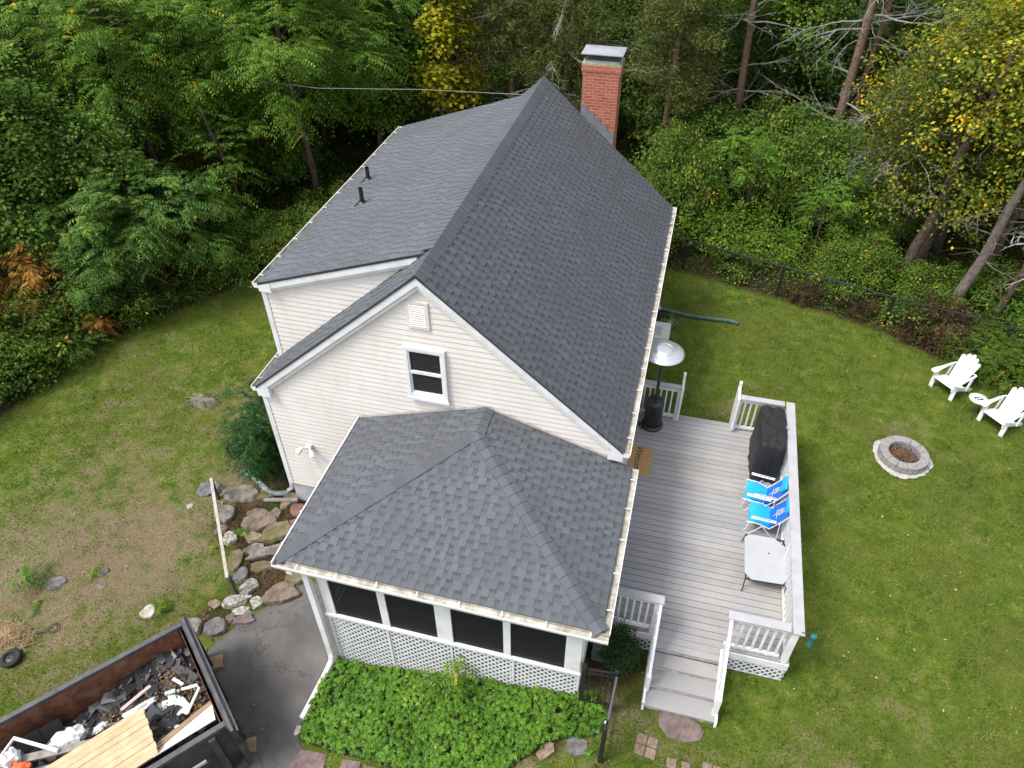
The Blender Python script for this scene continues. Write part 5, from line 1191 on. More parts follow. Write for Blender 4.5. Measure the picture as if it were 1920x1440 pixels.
def crumple(name, label, cat, c_, sx, sy, sz, mt, rot=0, seed=1, spike=.3):
    rr = random.Random(seed); bm = bmesh.new(); bmesh.ops.create_icosphere(bm, subdivisions=3, radius=1)
    for v in bm.verts:
        k = 1+spike*rr.uniform(-.5, .5)+.25*math.sin(4*v.co.x+seed)*math.sin(5*v.co.y+seed*2); v.co = Vector((v.co.x*sx*k, v.co.y*sy*k, v.co.z*sz*k))
    me = bpy.data.meshes.new(name); bm.to_mesh(me); bm.free(); me.materials.append(mt); o = bpy.data.objects.new(name, me); C.objects.link(o); o.location = c_; o.rotation_euler = (0, 0, rot); props(o, label, cat); return o
crumple('plastic_bag', 'white plastic bag with a dark stripe against the far dumpster wall', 'bag', (-4.22, -5.5, .2), .26, .16, .12, PLASTIC_SHEET, .6, 3)
crumple('plastic_bag', 'white plastic bag at the bottom left corner of the photo', 'bag', (-4.75, -6.0, .38), .14, .14, .12, PLASTIC_SHEET, .2, 4)
crumple('orange_bag', 'bright orange plastic in the lower left of the dumpster', 'plastic', (-4.5, -6.08, .36), .16, .1, .07, ORANGE, .2, 5)
crumple('plastic_sheet', 'crumpled white plastic sheet near the middle of the dumpster', 'plastic sheet', (-2.95, -4.55, .06), .24, .12, .04, PLASTIC_SHEET, -.2, 6)
crumple('plastic_sheet', 'smaller crumpled white sheet left of the pine panel', 'plastic sheet', (-3.5, -4.78, .1), .26, .07, .05, PLASTIC_SHEET, .9, 7)
crumple('plastic_sheet', 'scrap of white plastic beside the pine panel corner', 'plastic sheet', (-2.72, -5.12, .14), .12, .08, .04, PLASTIC_SHEET, .3, 8)
crumple('paper_scrap', 'ragged white paper scrap by the dark shingle stack', 'paper', (-3.92, -5.2, .1), .11, .06, .03, PLASTIC_SHEET, 1.1, 9, .6)
crumple('tar_lump', 'black lump of tar paper in the dumpster right of the pine panel', 'tar paper', (-2.75, -4.78, .12), .1, .09, .08, COVER, 0, 10)
m = MB((-3.2, -4.42, .1)); m.tube([(-3.24, -4.46, .1), (-3.1, -4.38, .12)], .035, 10); item('paint_can', 'small mint green can lying in the dumpster', 'can', simple('mint_can', (.2, .55, .42), (.7, .75, .72), scale=12, rough=.4), m)
for k, (x, y, z, a, l_, w_, lab) in enumerate(((2.55, .3, .1, .2, .34, .2, 'upright pair of dark shingles leaning on the far rusty wall, left one'), (2.25, .3, .1, .1, .3, .2, 'upright dark shingle leaning on the far rusty wall, right of the pair'), (1.2, .25, -.05, .5, .28, .16, 'dark shingle sheet leaning below the middle of the rusty wall'), (.35, .28, -.1, .2, .3, .2, 'dark shingle sheet in the far gate corner'))):
    m = MB(dl(x, y, z)); c_ = Vector(dl(x, y, z)); ux = d1*l_/2; vx = (d2*.35+Vector((0, 0, -.8))).normalized()*l_*.9; q = [c_-ux-vx*.5, c_+ux-vx*.5, c_+ux+vx*.5, c_-ux+vx*.5]; nn = ux.cross(vx).normalized()*.006
    m.add([tuple(p) for p in q]+[tuple(p-nn) for p in q], [(0, 1, 2, 3), (7, 6, 5, 4), (0, 4, 5, 1), (1, 5, 6, 2), (2, 6, 7, 3), (3, 7, 4, 0)], .3); item('shingle_sheet', lab, 'shingle sheet', SCRAP, m)
for (x, y, a, lab) in ((-3.2, -3.47, .5, 'square plywood block on the driveway beside the dumpster gate'), (-1.93, -4.6, .5, 'plywood block under the near corner of the dumpster')):
    m = MB((x, y, tz(x, y))); q = rot_pts([(-.16, -.12), (.16, -.12), (.16, .12), (-.16, .12)], a); m.prism([(x+p, y+s) for p, s in q], tz(x, y)-.02, tz(x, y)+.06); item('plywood_block', lab, 'wood block', PLY, m)

# ================================================================== VEGETATION
def G_(seed): return np.random.default_rng(seed)
def sphere_dirs(g, n):
    v = g.normal(size=(n, 3)); return unit(v)
def crown_clusters(g, n, rad, zmin=-.9, shell=.55):
    """cluster centres in an ellipsoid, denser towards its skin, uneven outline"""
    d = sphere_dirs(g, n*3); d = d[d[:, 2] > zmin][:n]; rr = shell+(1-shell)*g.random((len(d), 1))**.7
    lump = 1+.22*np.sin(3.1*d[:, :1]*2+g.random()*6)+.18*np.sin(5.3*d[:, 1:2]+g.random()*6)
    return d*rr*lump*np.array(rad), d
def broad(g, cen, dirs, per, rc, L, W, flat=.45, droop=.3):
    """leaf layers: each cluster a loose horizontal spray"""
    V = []; T = []
    for c, d in zip(cen, dirs):
        k = max(3, int(per*g.uniform(.6, 1.3))); r_ = rc*g.uniform(.6, 1.3)
        o = g.normal(size=(k, 3))*np.array([r_, r_, r_*flat])*.6; o[:, 2] -= (o[:, 0]**2+o[:, 1]**2)*droop/r_
        ld = unit(o*np.array([1, 1, .2])+g.normal(size=(k, 3))*.35*r_+np.array([0, 0, -.25*r_])+np.array(d)*.3*r_)
        nn = g.normal(size=(k, 3))*.38+np.array([0, 0, 1])+np.array(d)*.35
        LL_ = L*g.uniform(.65, 1.25, k); V.append(leaf_quads(c+o, ld, nn, LL_, LL_*W/L)); 
        tt = g.normal(.42+g.uniform(-.2, .2)+(.38 if g.random() < .05 else 0), .13, k); tt = np.where(g.random(k) < .025, .95, tt); T.append(np.clip(tt, 0, 1))
    return np.concatenate(V), np.concatenate(T)
def pinnate(g, cen, dirs, per, flen, leaf=.12, pairs=6, up=.2):
    """compound fronds arching from each cluster"""
    V = []; T = []
    for c, d in zip(cen, dirs):
        tc_ = .42+g.uniform(-.2, .22)
        for _ in range(max(2, int(per*g.uniform(.7, 1.3)))):
            a = g.uniform(0, 6.28); h = np.array([math.cos(a), math.sin(a), up])*.8+np.array(d)*.6; h /= np.linalg.norm(h); fl = flen*g.uniform(.7, 1.2)
            t = np.linspace(.18, 1, pairs); base = c+g.normal(size=3)*flen*.25
            P = base+np.outer(t, h)*fl; P[:, 2] -= (t**2)*fl*.42
            tan = h[None, :]-np.outer(2*t*.42, [0, 0, 1]); tan = unit(tan); side = np.cross(tan, [0, 0, 1]); side = unit(side)
            for s_ in (-1, 1):
                ld = unit(side*s_+tan*.45-np.array([0, 0, .3])+g.normal(size=(pairs, 3))*.12); nn = np.tile([0, 0, 1.], (pairs, 1))+g.normal(size=(pairs, 3))*.25
                ll = leaf*(1.1-.35*t)*g.uniform(.85, 1.15); V.append(leaf_quads(P, ld, nn, ll, ll*.36)); 
                T.append(np.full(pairs, tc_+g.normal()*.12+(g.random() < .03)*.5)+g.normal(size=pairs)*.04)
    return np.concatenate(V), np.concatenate(T)
def cedar(g, cen, dirs, per, rc):
    V = []; T = []
    for c, d in zip(cen, dirs):
        k = int(per*g.uniform(.6, 1.3)); t = g.random((k, 1)); ax = np.array([d[0], d[1], .1+.3*g.random()]); ax /= np.linalg.norm(ax)
        o = ax*(t-.5)*rc*2+g.normal(size=(k, 3))*rc*.22; ld = unit(ax+g.normal(size=(k, 3))*.7+np.array([0, 0, -.1])); nn = g.normal(size=(k, 3))
        LL_ = g.uniform(.07, .17, k); V.append(leaf_quads(c+o, ld, nn, LL_, LL_*.22)); T.append(np.clip(g.normal(.42+g.uniform(-.2, .2), .15, k), 0, 1))
    return np.concatenate(V), np.concatenate(T)
def trunk_mesh(h, r0, cz, cen, seed, m, lean=0, limbs=16, parent=None):
    g = random.Random(seed); b = MB(); top = (lean+g.uniform(-.3, .3), g.uniform(-.3, .3), h)
    P = []; n = 8
    for i in range(n+1):
        t = i/n; P.append((top[0]*t*t+.08*math.sin(t*5+seed), top[1]*t+.08*math.sin(t*4+seed*2), -.15+(h+.15)*t))
    b.tube(P, [r0*(1.25 if i == 0 else 1)*(1-.75*i/n) for i in range(n+1)], 9)
    idx = list(range(len(cen))); g.shuffle(idx)
    for k in idx[:limbs]:
        e = cen[k]; z0 = max(.25*h, min(h*.9, e[2]-.35*math.hypot(e[0], e[1]))); t = min(.97, z0/h); s_ = (top[0]*t*t, top[1]*t, z0)
        mdl = ((s_[0]+e[0])/2+g.uniform(-.2, .2), (s_[1]+e[1])/2+g.uniform(-.2, .2), (s_[2]+e[2])/2+.15)
        r_ = r0*.28*(1-t*.5); b.tube([s_, mdl, tuple(e)], [r_, r_*.6, r_*.2], 5)
    return b.build('trunk', m, parent, smooth=True)
def branchy(b, p, d, L, r_, depth, g, up=-.05):
    """dead bare branches"""
    P = [p]; q = Vector(p); d = Vector(d).normalized(); n = 5
    for i in range(n):
        d = (d+Vector((g.uniform(-.22, .22), g.uniform(-.22, .22), g.uniform(-.2, .2)+up))).normalized(); q = q+d*L/n; P.append(tuple(q))
    b.tube(P, [r_*(1-.8*i/n) for i in range(n+1)], 5 if depth > 1 else 4, cap=False)
    if depth > 0:
        for k in range(4 if depth > 1 else 5):
            i = g.randint(1, n); s_ = Vector((g.uniform(-1, 1), g.uniform(-1, 1), g.uniform(-.6, .6))); branchy(b, P[i], d+s_*.9, L*g.uniform(.35, .6), r_*.45, depth-1, g, up)
PROTO = {}
def make_tree(key, h, rad, cz, kind, mat_, ncl, per, seed, bark=None, name='tree', trunk_r=.14, limbs=16, dead=0, **kw):
    """a tree at the origin: > trunk, crown (and dead_branches)"""
    g = G_(seed); o = thing(name, None, None)
    cen, dr = crown_clusters(g, ncl, rad, kw.get('zmin', -.8), kw.get('shell', .5)); cen = cen+np.array([0, 0, cz])
    cen[:, 2] = np.maximum(cen[:, 2], kw.get('floor', .1))
    if kind == 'broad': V, T = broad(g, cen, dr, per, kw.get('rc', .5), kw.get('L', .13), kw.get('W', .085))
    elif kind == 'pinnate': V, T = pinnate(g, cen, dr, per, kw.get('fl', .5), kw.get('leaf', .14))
    else: V, T = cedar(g, cen, dr, per, kw.get('rc', .5))
    np_quads('crown', V, T, mat_, o)
    trunk_mesh(h, trunk_r, cz, cen, seed, bark or BARK, parent=o, limbs=limbs)
    if dead:
        b = MB(); gr = random.Random(seed+5)
        for k in range(dead):
            a = gr.uniform(0, 6.28); z = gr.uniform(*kw.get('dz', (1.5, h*.6))); branchy(b, (0, 0, z), (math.cos(a), math.sin(a), .15), gr.uniform(1.2, 2.2), .03, 2, gr)
        b.build('dead_branches', DEAD, o)
    PROTO[key] = [o, False]; return o
def plant(key, x, y, rz, sc, label, cat='tree', group=None, name=None, dz=0.):
    p = PROTO[key]
    if p[1]: o = copy_tree(p[0])
    else: o = p[0]; p[1] = True
    o.location = (x, y, tz(x, y)+max(0, y-26)*.06+dz); o.rotation_euler = (0, 0, rz); o.scale = sc if isinstance(sc, tuple) else (sc, sc, sc)
    o['label'] = label; o['category'] = cat
    if group: o['group'] = group
    elif 'group' in o: del o['group']
    return o

# --- prototypes (real metres)
make_tree('walnut_a', 8.6, (3.0, 2.8, 2.7), 5.6, 'pinnate', G_WALNUT, 240, 20, 1, name='walnut_tree', trunk_r=.12, limbs=30, fl=.5, leaf=.12)
make_tree('walnut_b', 7.6, (2.5, 2.5, 2.2), 5.0, 'pinnate', G_WALNUT, 190, 20, 2, name='walnut_tree', trunk_r=.11, limbs=28, fl=.48, leaf=.12)
make_tree('maple_a', 7.0, (2.5, 2.4, 2.8), 4.0, 'broad', G_MAPLE, 300, 120, 3, name='maple_tree', limbs=22, rc=.48, L=.105, W=.082)
make_tree('maple_b', 8.5, (2.6, 2.6, 3.2), 5.0, 'broad', G_MAPLE, 270, 105, 4, name='maple_tree', limbs=20, rc=.52, L=.115, W=.09)
make_tree('sumac', 3.4, (1.7, 1.6, 1.5), 2.1, 'pinnate', G_SUMAC, 150, 17, 5, name='sumac_tree', trunk_r=.08, limbs=22, fl=.4, leaf=.12, floor=.2)
make_tree('cedar_a', 9.0, (1.7, 1.7, 3.8), 5.2, 'cedar', G_CEDAR, 300, 100, 6, bark=CEDARBARK, name='cedar_tree', trunk_r=.15, limbs=40, dead=7, rc=.55, shell=.35)
make_tree('cedar_b', 8.0, (1.6, 1.6, 3.4), 4.6, 'cedar', G_CEDAR, 240, 100, 7, bark=CEDARBARK, name='cedar_tree', trunk_r=.1, limbs=36, dead=14, dz=(2, 5.5), rc=.5, shell=.35)
make_tree('cedar_hi', 11.5, (2.0, 2.0, 2.9), 9.0, 'cedar', G_CEDAR, 150, 90, 8, bark=CEDARBARK, name='cedar_tree', trunk_r=.16, limbs=24, dead=13, rc=.6, dz=(2, 6))
make_tree('olive_a', 8.0, (2.5, 2.4, 2.5), 4.9, 'broad', G_OLIVE, 210, 62, 9, name='tree', limbs=30, rc=.42, L=.1, W=.075, shell=.4)
make_tree('olive_b', 6.5, (2.1, 2.1, 2.2), 3.8, 'broad', G_OLIVE, 170, 55, 10, name='tree', limbs=28, rc=.42, L=.1, W=.075, shell=.4)
make_tree('gold', 7.8, (1.7, 1.7, 1.6), 6.2, 'broad', G_GOLD, 110, 60, 41, name='tree', limbs=26, rc=.4, L=.11, W=.085, shell=.4)
make_tree('lime', 6.5, (1.7, 1.7, 2.5), 3.6, 'broad', G_LIME, 190, 60, 11, name='tree', limbs=18, rc=.4, L=.13, W=.1)
make_tree('vine', 7.0, (.62, .62, 3.2), 3.9, 'broad', G_YELLOW, 90, 34, 12, name='vine_covered_tree', limbs=8, rc=.32, L=.16, W=.14, shell=.3)
make_tree('shrub_a', 1.4, (1.15, 1.1, .8), .9, 'broad', G_SHRUB, 120, 48, 13, name='shrub', trunk_r=.03, limbs=24, rc=.26, L=.085, W=.055, floor=.08)
make_tree('shrub_b', 1.0, (.8, .8, .5), .55, 'broad', G_SHRUB, 70, 30, 14, name='shrub', trunk_r=.025, limbs=20, rc=.2, L=.09, W=.06, floor=.05)
make_tree('shrub_lime', 1.2, (1.3, 1.1, .62), .8, 'broad', G_LIME, 120, 34, 15, name='shrub', trunk_r=.03, limbs=20, rc=.26, L=.1, W=.06, floor=.08)
make_tree('bush_dark', 2.6, (1.5, 1.4, 1.3), 1.5, 'broad', G_MAPLE, 150, 75, 16, name='bush', trunk_r=.05, limbs=26, rc=.36, L=.095, W=.07, floor=.1)
make_tree('bush_mid', 2.2, (1.5, 1.4, 1.0), 1.2, 'broad', G_SHRUB, 150, 75, 17, name='bush', trunk_r=.05, limbs=26, rc=.34, L=.085, W=.06, floor=.1)
make_tree('fern', .7, (.6, .6, .3), .4, 'pinnate', G_SHRUB, 26, 6, 18, name='fern', trunk_r=.01, limbs=6, fl=.34, leaf=.08, floor=.05)
make_tree('walnut_young', 4.6, (1.0, .9, 1.5), 2.9, 'pinnate', G_WALNUT, 26, 9, 31, name='walnut_sapling', trunk_r=.05, limbs=26, fl=.5, leaf=.14, floor=.8)
make_tree('bramble', .9, (1.0, .8, .5), .45, 'cedar', G_BROWN, 80, 70, 32, name='bramble', trunk_r=.02, limbs=24, rc=.28, floor=.06)
make_tree('orange', 1.0, (.5, .4, .32), .7, 'pinnate', G_ORANGE, 22, 6, 19, name='shrub', trunk_r=.02, limbs=8, fl=.3, leaf=.12, floor=.1)
make_tree('yew', 2.0, (.85, 1.55, 1.15), .95, 'pinnate', G_YEW, 300, 11, 20, name='evergreen_shrub', trunk_r=.05, limbs=16, fl=.26, leaf=.07, floor=.12)
make_tree('yew_small', 1.0, (.42, .42, .5), .5, 'broad', G_YEW, 90, 60, 21, name='evergreen_shrub', trunk_r=.03, limbs=10, rc=.14, L=.055, W=.028, floor=.05)
make_tree('juniper', .8, (.95, .8, .42), .5, 'pinnate', G_SHRUB, 80, 8, 22, name='juniper_shrub', trunk_r=.03, limbs=16, fl=.34, leaf=.08, floor=.08)

W_ = 'walnut trees at the left wood edge'
plant('walnut_a', -8.3, 11.6, .3, 1.0, 'bright green compound-leaved tree arching above the dark gap left of the roof')
plant('walnut_b', -12.2, 9.4, 2.0, 1.08, 'bright compound-leaved tree at the upper left with scattered yellow leaves')
plant('walnut_b', -15.3, 9.0, 4.2, 1.1, 'compound-leaved tree at the far upper left corner')
plant('maple_a', -13.5, 5.9, .5, (.98, .98, .95), 'big dark green maple filling the left edge above the lawn')
plant('maple_a', -15.6, 2.4, 2.5, .95, 'dark maple cut by the left edge of the photo')
plant('sumac', -10.6, 6.3, .2, 1.08, 'dark blue-green sumac leaning over the left lawn edge')
plant('sumac', -11.5, 5.4, 2.2, .9, 'lower sumac clump in front of the big dark maple')
plant('walnut_young', -9.3, 8.9, .8, 1.0, 'slim drooping sapling hanging in the dark gap left of the dormer')
plant('walnut_young', 5.5, 13.2, 2.8, (.9, .9, .8), 'slim pinnate-leaved sapling rising from the bushes behind the lime shrub')
plant('walnut_young', 7.6, 12.3, 4.8, (.7, .7, .62), 'small pinnate-leaved sapling behind the second fence post')
plant('lime', -7.1, 14.6, 1.0, .92, 'fresh green tree rising just behind the dormer roof corner')
plant('vine', -5.1, 15.4, .4, (1.05, 1.05, 1.0), 'yellow vine-covered trunk standing behind the ridge, left of the wire end')
plant('vine', -4.3, 16.4, 2.4, (.75, .75, .9), 'slimmer yellow-green vine column beside the brightest one')
plant('cedar_a', -3.0, 17.2, .9, .95, 'olive cedar behind the roof ridge, right of the yellow vine')
plant('cedar_b', -.9, 16.2, 2.9, 1.0, 'cedar between the roof ridge and the chimney')
plant('maple_b', .5, 18.2, 1.1, .9, 'dark broadleaf tree behind the chimney')
plant('cedar_a', 2.6, 15.3, 4.0, .92, 'cedar with dead grey twigs just right of the chimney')
plant('cedar_hi', 4.83, 17.65, .3, 1.0, 'tall bare-stemmed cedar with a reddish trunk right of the chimney')
plant('cedar_hi', 7.92, 16.33, 2.0, (1.15, 1.15, 1.1), 'tallest bare cedar trunk leaning out of the top of the photo')
plant('cedar_hi', 8.35, 16.6, 4.2, (.7, .7, 1.0), 'thinner cedar stem joined to the foot of the tallest trunk')
plant('cedar_b', 9.4, 12.9, 1.6, (.85, .85, .8), 'scraggy low cedar with white dead twigs between the leaning right trunks and the tallest trunk')
plant('gold', 11.2, 13.3, .3, 1.0, 'golden-leaved crown at the very top right of the photo')
plant('gold', 13.9, 12.2, 2.3, .85, 'golden crown on the right edge below the top corner')
plant('olive_b', 9.9, 15.1, .4, 1.0, 'yellowing broadleaf tree right of the tallest cedar trunk')
plant('olive_a', 11.6, 14.6, 2.0, 1.12, 'turning tree with bright yellow leaves in the upper right corner')
plant('cedar_b', 12.6, 12.9, .6, 1.0, 'cedar draped with olive twigs at the right edge')
plant('olive_b', 10.4, 12.1, 3.0, (.95, .95, .98), 'turning tree with orange leaves standing over the fence on the right')
plant('cedar_b', 13.6, 10.9, 3.6, (1.0, 1.0, .95), 'cedar at the right edge behind the pale dead branches')
plant('olive_a', 14.5, 12.8, 5.0, 1.0, 'turning tree cut by the right edge of the photo')
for i, (x, y, k, rz, sc, lab) in enumerate([
 (4.75, 12.1, 'shrub_lime', .2, 1.05, 'bright lime shrub just behind the fence next to the house corner'),
 (6.3, 11.7, 'shrub_lime', 2.1, .8, 'lime green shrub behind the second fence bay'),
 (3.4, 12.9, 'bush_mid', 1.0, (.8, .8, 1.5), 'green bush half hidden by the right gutter'),
 (2.4, 11.3, 'bush_mid', 3.3, .8, 'green bush behind the chimney side of the house'),
 (6.6, 13.9, 'bush_mid', 4.0, (.85, .85, 1.5), 'leafy green bush between the lime shrub and the tall trunks'),
 (8.0, 13.7, 'bush_dark', .7, (.8, .9, 1.15), 'dark leafy bush below the foot of the tallest trunk'),
 (5.6, 15.6, 'bush_mid', 5.1, (1, 1, 1.5), 'green bush at the foot of the reddish cedar trunk'),
 (9.3, 13.2, 'bush_mid', 1.9, (.7, .8, .8), 'leafy bush right of the tallest trunk, above the fence'),
 (7.2, 15.9, 'bush_dark', 2.9, 1.1, 'dark bush between the two tall cedar trunks'),
 (8.7, 10.9, 'bush_mid', 4.5, .72, 'green bush behind the third fence bay'),
 (3.6, 15.0, 'bush_dark', 4.9, 1.05, 'dark bush right of the chimney base'),
 (10.3, 10.2, 'shrub_a', .2, .8, 'low shrub behind the fence left of the leaning right trunk'),
 (12.2, 10.5, 'shrub_a', 2.2, .9, 'shrub between the two right-hand trunks'),
 (13.4, 9.3, 'bush_dark', 4.2, .8, 'dark bush at the right edge behind the fence end'),
 (10.35, 8.85, 'bramble', 1.1, .95, 'twiggy brown-green shrub at the lawn edge left of the white chairs'),
 (11.4, 8.0, 'juniper', .5, .85, 'feathery shrub directly behind the left white chair'),
 (12.3, 7.3, 'juniper', 2.4, 1.0, 'feathery shrub at the right edge behind the second white chair'),
 (12.9, 8.3, 'juniper', 4.4, 1.1, 'larger feathery shrub above the white chairs at the right edge'),
 (-12.2, 2.2, 'shrub_a', .7, 1.15, 'yellow-flecked shrub at the left edge just above the lawn'),
 (-11.9, 3.8, 'shrub_a', 2.9, 1.05, 'yellow-green shrub left of the orange spray'),
 (-12.6, .5, 'shrub_a', 4.4, 1.1, 'lowest shrub on the left edge of the photo'),
 (-11.6, 1.6, 'shrub_b', 5.4, 1.0, 'small shrub spilling onto the left lawn edge'),
 (-13.6, 2.6, 'shrub_lime', 1.4, 1.0, 'lighter green shrub behind the left edge shrubs'),
 (-12.2, 3.7, 'orange', .4, (1.7, 1.7, 2.2), 'orange-leaved spray below the dark maple at the left edge'),
 (-10.9, 3.8, 'orange', 3.4, .8, 'small peach-coloured sapling at the left lawn edge'),
 (-8.8, 7.3, 'shrub_b', 2.6, .95, 'low green shrub at the lawn edge nearest the dormer wall'),
 (-9.6, 6.8, 'shrub_b', 4.6, .85, 'low green shrub in the middle of the left lawn edge'),
 (-8.2, 8.6, 'bush_mid', .9, .62, 'rounded green bush close to the dormer gutter'),
 (-7.3, 9.6, 'shrub_a', 2.0, .9, 'leafy shrub peeking over the dormer gutter'),
 (-6.2, 10.6, 'bush_mid', 3.0, .8, 'green bush behind the dormer gutter'),
 (-4.4, 12.2, 'bush_dark', 4.0, 1.0, 'dark bush behind the back roof edge'),
 (-1.5, 12.8, 'bush_mid', 1.0, 1.0, 'bush behind the back wall of the house'),
 (-11.0, 3.0, 'fern', 1.2, 1.0, 'fern clump at the left lawn edge under the peach sapling'),
 (-10.4, 5.1, 'fern', 3.2, 1.0, 'fern clump below the leaning sumac'),
 (-9.9, 6.1, 'fern', 5.2, 1.0, 'fern clump right of the leaning sumac'),
 (-12.9, 1.3, 'shrub_lime', 2.4, .9, 'yellow-green shrub near the bottom of the left edge foliage'),
 (-11.5, 2.9, 'shrub_b', 1.9, 1.1, 'low shrub beneath the peach sapling on the left'),
 (-10.6, 4.9, 'shrub_b', .6, 1.0, 'low shrub below the leaning sumac on the left lawn edge'),
 (-9.4, 7.6, 'shrub_a', 5.6, .8, 'mid green shrub on the left lawn edge right of the sumac'),
 (8.2, 10.2, 'shrub_b', 5.6, .8, 'low shrub against the fence left of the third post'),
 (5.3, 10.9, 'shrub_b', 3.6, .9, 'low shrub against the fence behind the green drain pipe'),
 (9.9, 9.5, 'shrub_b', 2.2, .9, 'low shrub against the fence right of the third post'),
 (7.3, 9.95, 'bramble', .4, (.6, .5, .45), 'brown bramble at the fence foot right of the second post'),
 (8.6, 9.6, 'bramble', 2.4, (.5, .5, .4), 'brown bramble at the fence foot left of the third post'),
 (11.0, 9.1, 'bramble', 4.4, (.7, .6, .6), 'brown bramble under the pale thick trunk'),
 (-10.7, 5.5, 'bramble', 3.4, .9, 'brown twiggy patch under the leaning sumac'),
 (-9.0, 8.4, 'bush_dark', 1.7, .6, 'small dark bush deep in the gap left of the dormer')]):
    c_ = 'fern' if k == 'fern' else ('bush' if 'bush' in k else 'shrub')
    plant(k, x, y, rz, sc, lab, c_)
plant('yew', -4.1, 1.25, 0, (.92, .9, .98), 'dense dark evergreen shrub against the left house wall', 'shrub')
plant('yew_small', 3.86, -1.95, .5, (.72, .72, .8), 'small evergreen shrub in the corner between porch and deck', 'shrub')
# trunks standing clear by the right fence
def bare_trunk(x, y, h, r0, lean, label, m_=BARK, name='tree', seed=1, key='cedar_hi'):
    o = thing(name, label, 'tree', (x, y, tz(x, y))); g = G_(seed)
    cen, dr = crown_clusters(g, 110, (1.8, 1.8, 1.9)); cen = cen+np.array([lean, .3, h])
    V, T = broad(g, cen, dr, 60, .42, .1, .075); np_quads('crown', V, T, G_OLIVE, o)
    b = MB(); n = 10; P = [(lean*(i/n)**1.3+.06*math.sin(i*1.3+seed), .3*i/n+.05*math.sin(i*.9), -.2+(h+.2)*i/n) for i in range(n+1)]
    b.tube(P, [r0*(1.35 if i == 0 else 1.08 if i == 1 else 1)*(1-.55*i/n) for i in range(n+1)], 12); gr = random.Random(seed)
    for k in range(9):
        i = gr.randint(3, n-1); branchy(b, P[i], (gr.uniform(-1, 1), gr.uniform(-1, 1), .1), gr.uniform(.6, 1.5), .025, 1, gr)
    b.build('trunk', m_, o, smooth=True); return o
bare_trunk(10.03, 11.47, 6.4, .16, .5, 'thick leaning trunk behind the third fence post on the right', seed=3)
bare_trunk(10.95, 9.85, 6.6, .15, .75, 'pale thick trunk rising from the twiggy shrub at the right fence', seed=4, m_=simple('weathered_grey_bark', (.19, .16, .135), (.08, .06, .048), scale=8, rough=.95, bmp=.8, bscale=25))
bare_trunk(11.9, 9.65, 6.0, .1, .8, 'mossy leaning trunk right of the pale thick trunk', seed=5)
o = thing('fallen_branch', 'pale dead branch spraying white twigs at the right edge above the fence', 'branch', (12.7, 9.3, 3.0)); b = MB(); gr = random.Random(4)
for k, (dx, dy, dz, L) in enumerate(((-1, -.25, .15, 1.7), (-1, .1, -.05, 1.6), (-.9, -.5, -.3, 1.5), (-1, .2, .3, 1.3))): branchy(b, (.3, .1*k, .05*k), (dx, dy, dz), L, .035, 2, gr, 0)
b.tube([(.3, .1, .1), (.8, .9, .15), (.95, 1.6, .3)], [.035, .05, .06], 7); b.build('dead_twigs', simple('bleached_wood', (.6, .59, .57), (.4, .39, .37), rough=.9), o)
# deep wood
BG = 'trees deep in the wood behind the house'
gr = random.Random(77); keys = ['maple_b', 'maple_a', 'cedar_b', 'walnut_a', 'maple_b', 'olive_a', 'cedar_a']
placed = []
cands = []
yy = 15.5
while yy < 50:
    xx = -26-yy*.5
    while xx < 18+yy*.55:
        cands.append((xx+gr.uniform(-1.2, 1.2), yy+gr.uniform(-1.2, 1.2))); xx += 3.7+yy*.03
    yy += 3.5
for x, y in cands:
    if y < 19 and -6 < x < 16: continue
    if float(edge_dist(np.array([x]), np.array([y]))[0]) < 4.0: continue
    # keep what the camera can see, with a margin
    v = M.inverted() @ Vector((x, y, 3.0))
    if -v.z < 1: continue
    px = v.x/-v.z*F_PX
    if abs(px) > 1200: continue
    k = gr.choice(keys if x > -6 else ['maple_b', 'maple_a', 'walnut_a', 'walnut_b', 'maple_b'])
    plant(k, x, y, gr.uniform(0, 6.28), gr.uniform(.95, 1.35), 'one of the tall trees deep in the dark wood behind the house', 'tree', BG)
for x, y in ((-17.5, 5.5), (-18.5, 9), (-16, 13), (-12.5, 13.2), (-9.5, 15.2), (-19, 2), (16.5, 11), (16, 15), (-13.5, 16.5)):
    plant(gr.choice(['maple_b', 'walnut_a']), x, y, gr.uniform(0, 6.28), gr.uniform(.95, 1.15), 'one of the tall trees deep in the dark wood behind the house', 'tree', BG)
for x, y, k in ((-12, 14.5, 'bush_dark'), (-10.5, 12.8, 'bush_dark'), (-13.8, 11.2, 'bush_mid'), (-7.0, 17.5, 'bush_dark'), (-10.5, 17.5, 'bush_mid'), (-3.5, 19.5, 'bush_dark'), (1.5, 20, 'bush_mid'), (6, 19.5, 'bush_mid'), (9.8, 18.2, 'bush_dark'), (12.5, 17.6, 'bush_mid'), (3.2, 18.2, 'bush_mid'), (11.5, 21, 'bush_dark'), (8, 21.5, 'bush_mid'), (4.5, 22, 'bush_dark'), (0, 22.8, 'bush_mid'), (-5.5, 22.5, 'bush_mid'), (14.2, 15.4, 'bush_mid'), (-15.5, 6.8, 'bush_dark'), (-14.3, 8.0, 'bush_mid')):
    plant(k, x, y, gr.uniform(0, 6.28), gr.uniform(.95, 1.3), 'one of the shaded understorey bushes inside the wood', 'bush', 'understorey bushes in the wood')
for k, p in list(PROTO.items()):
    if not p[1]:
        for ch in list(p[0].children): bpy.data.objects.remove(ch)
        bpy.data.objects.remove(p[0])

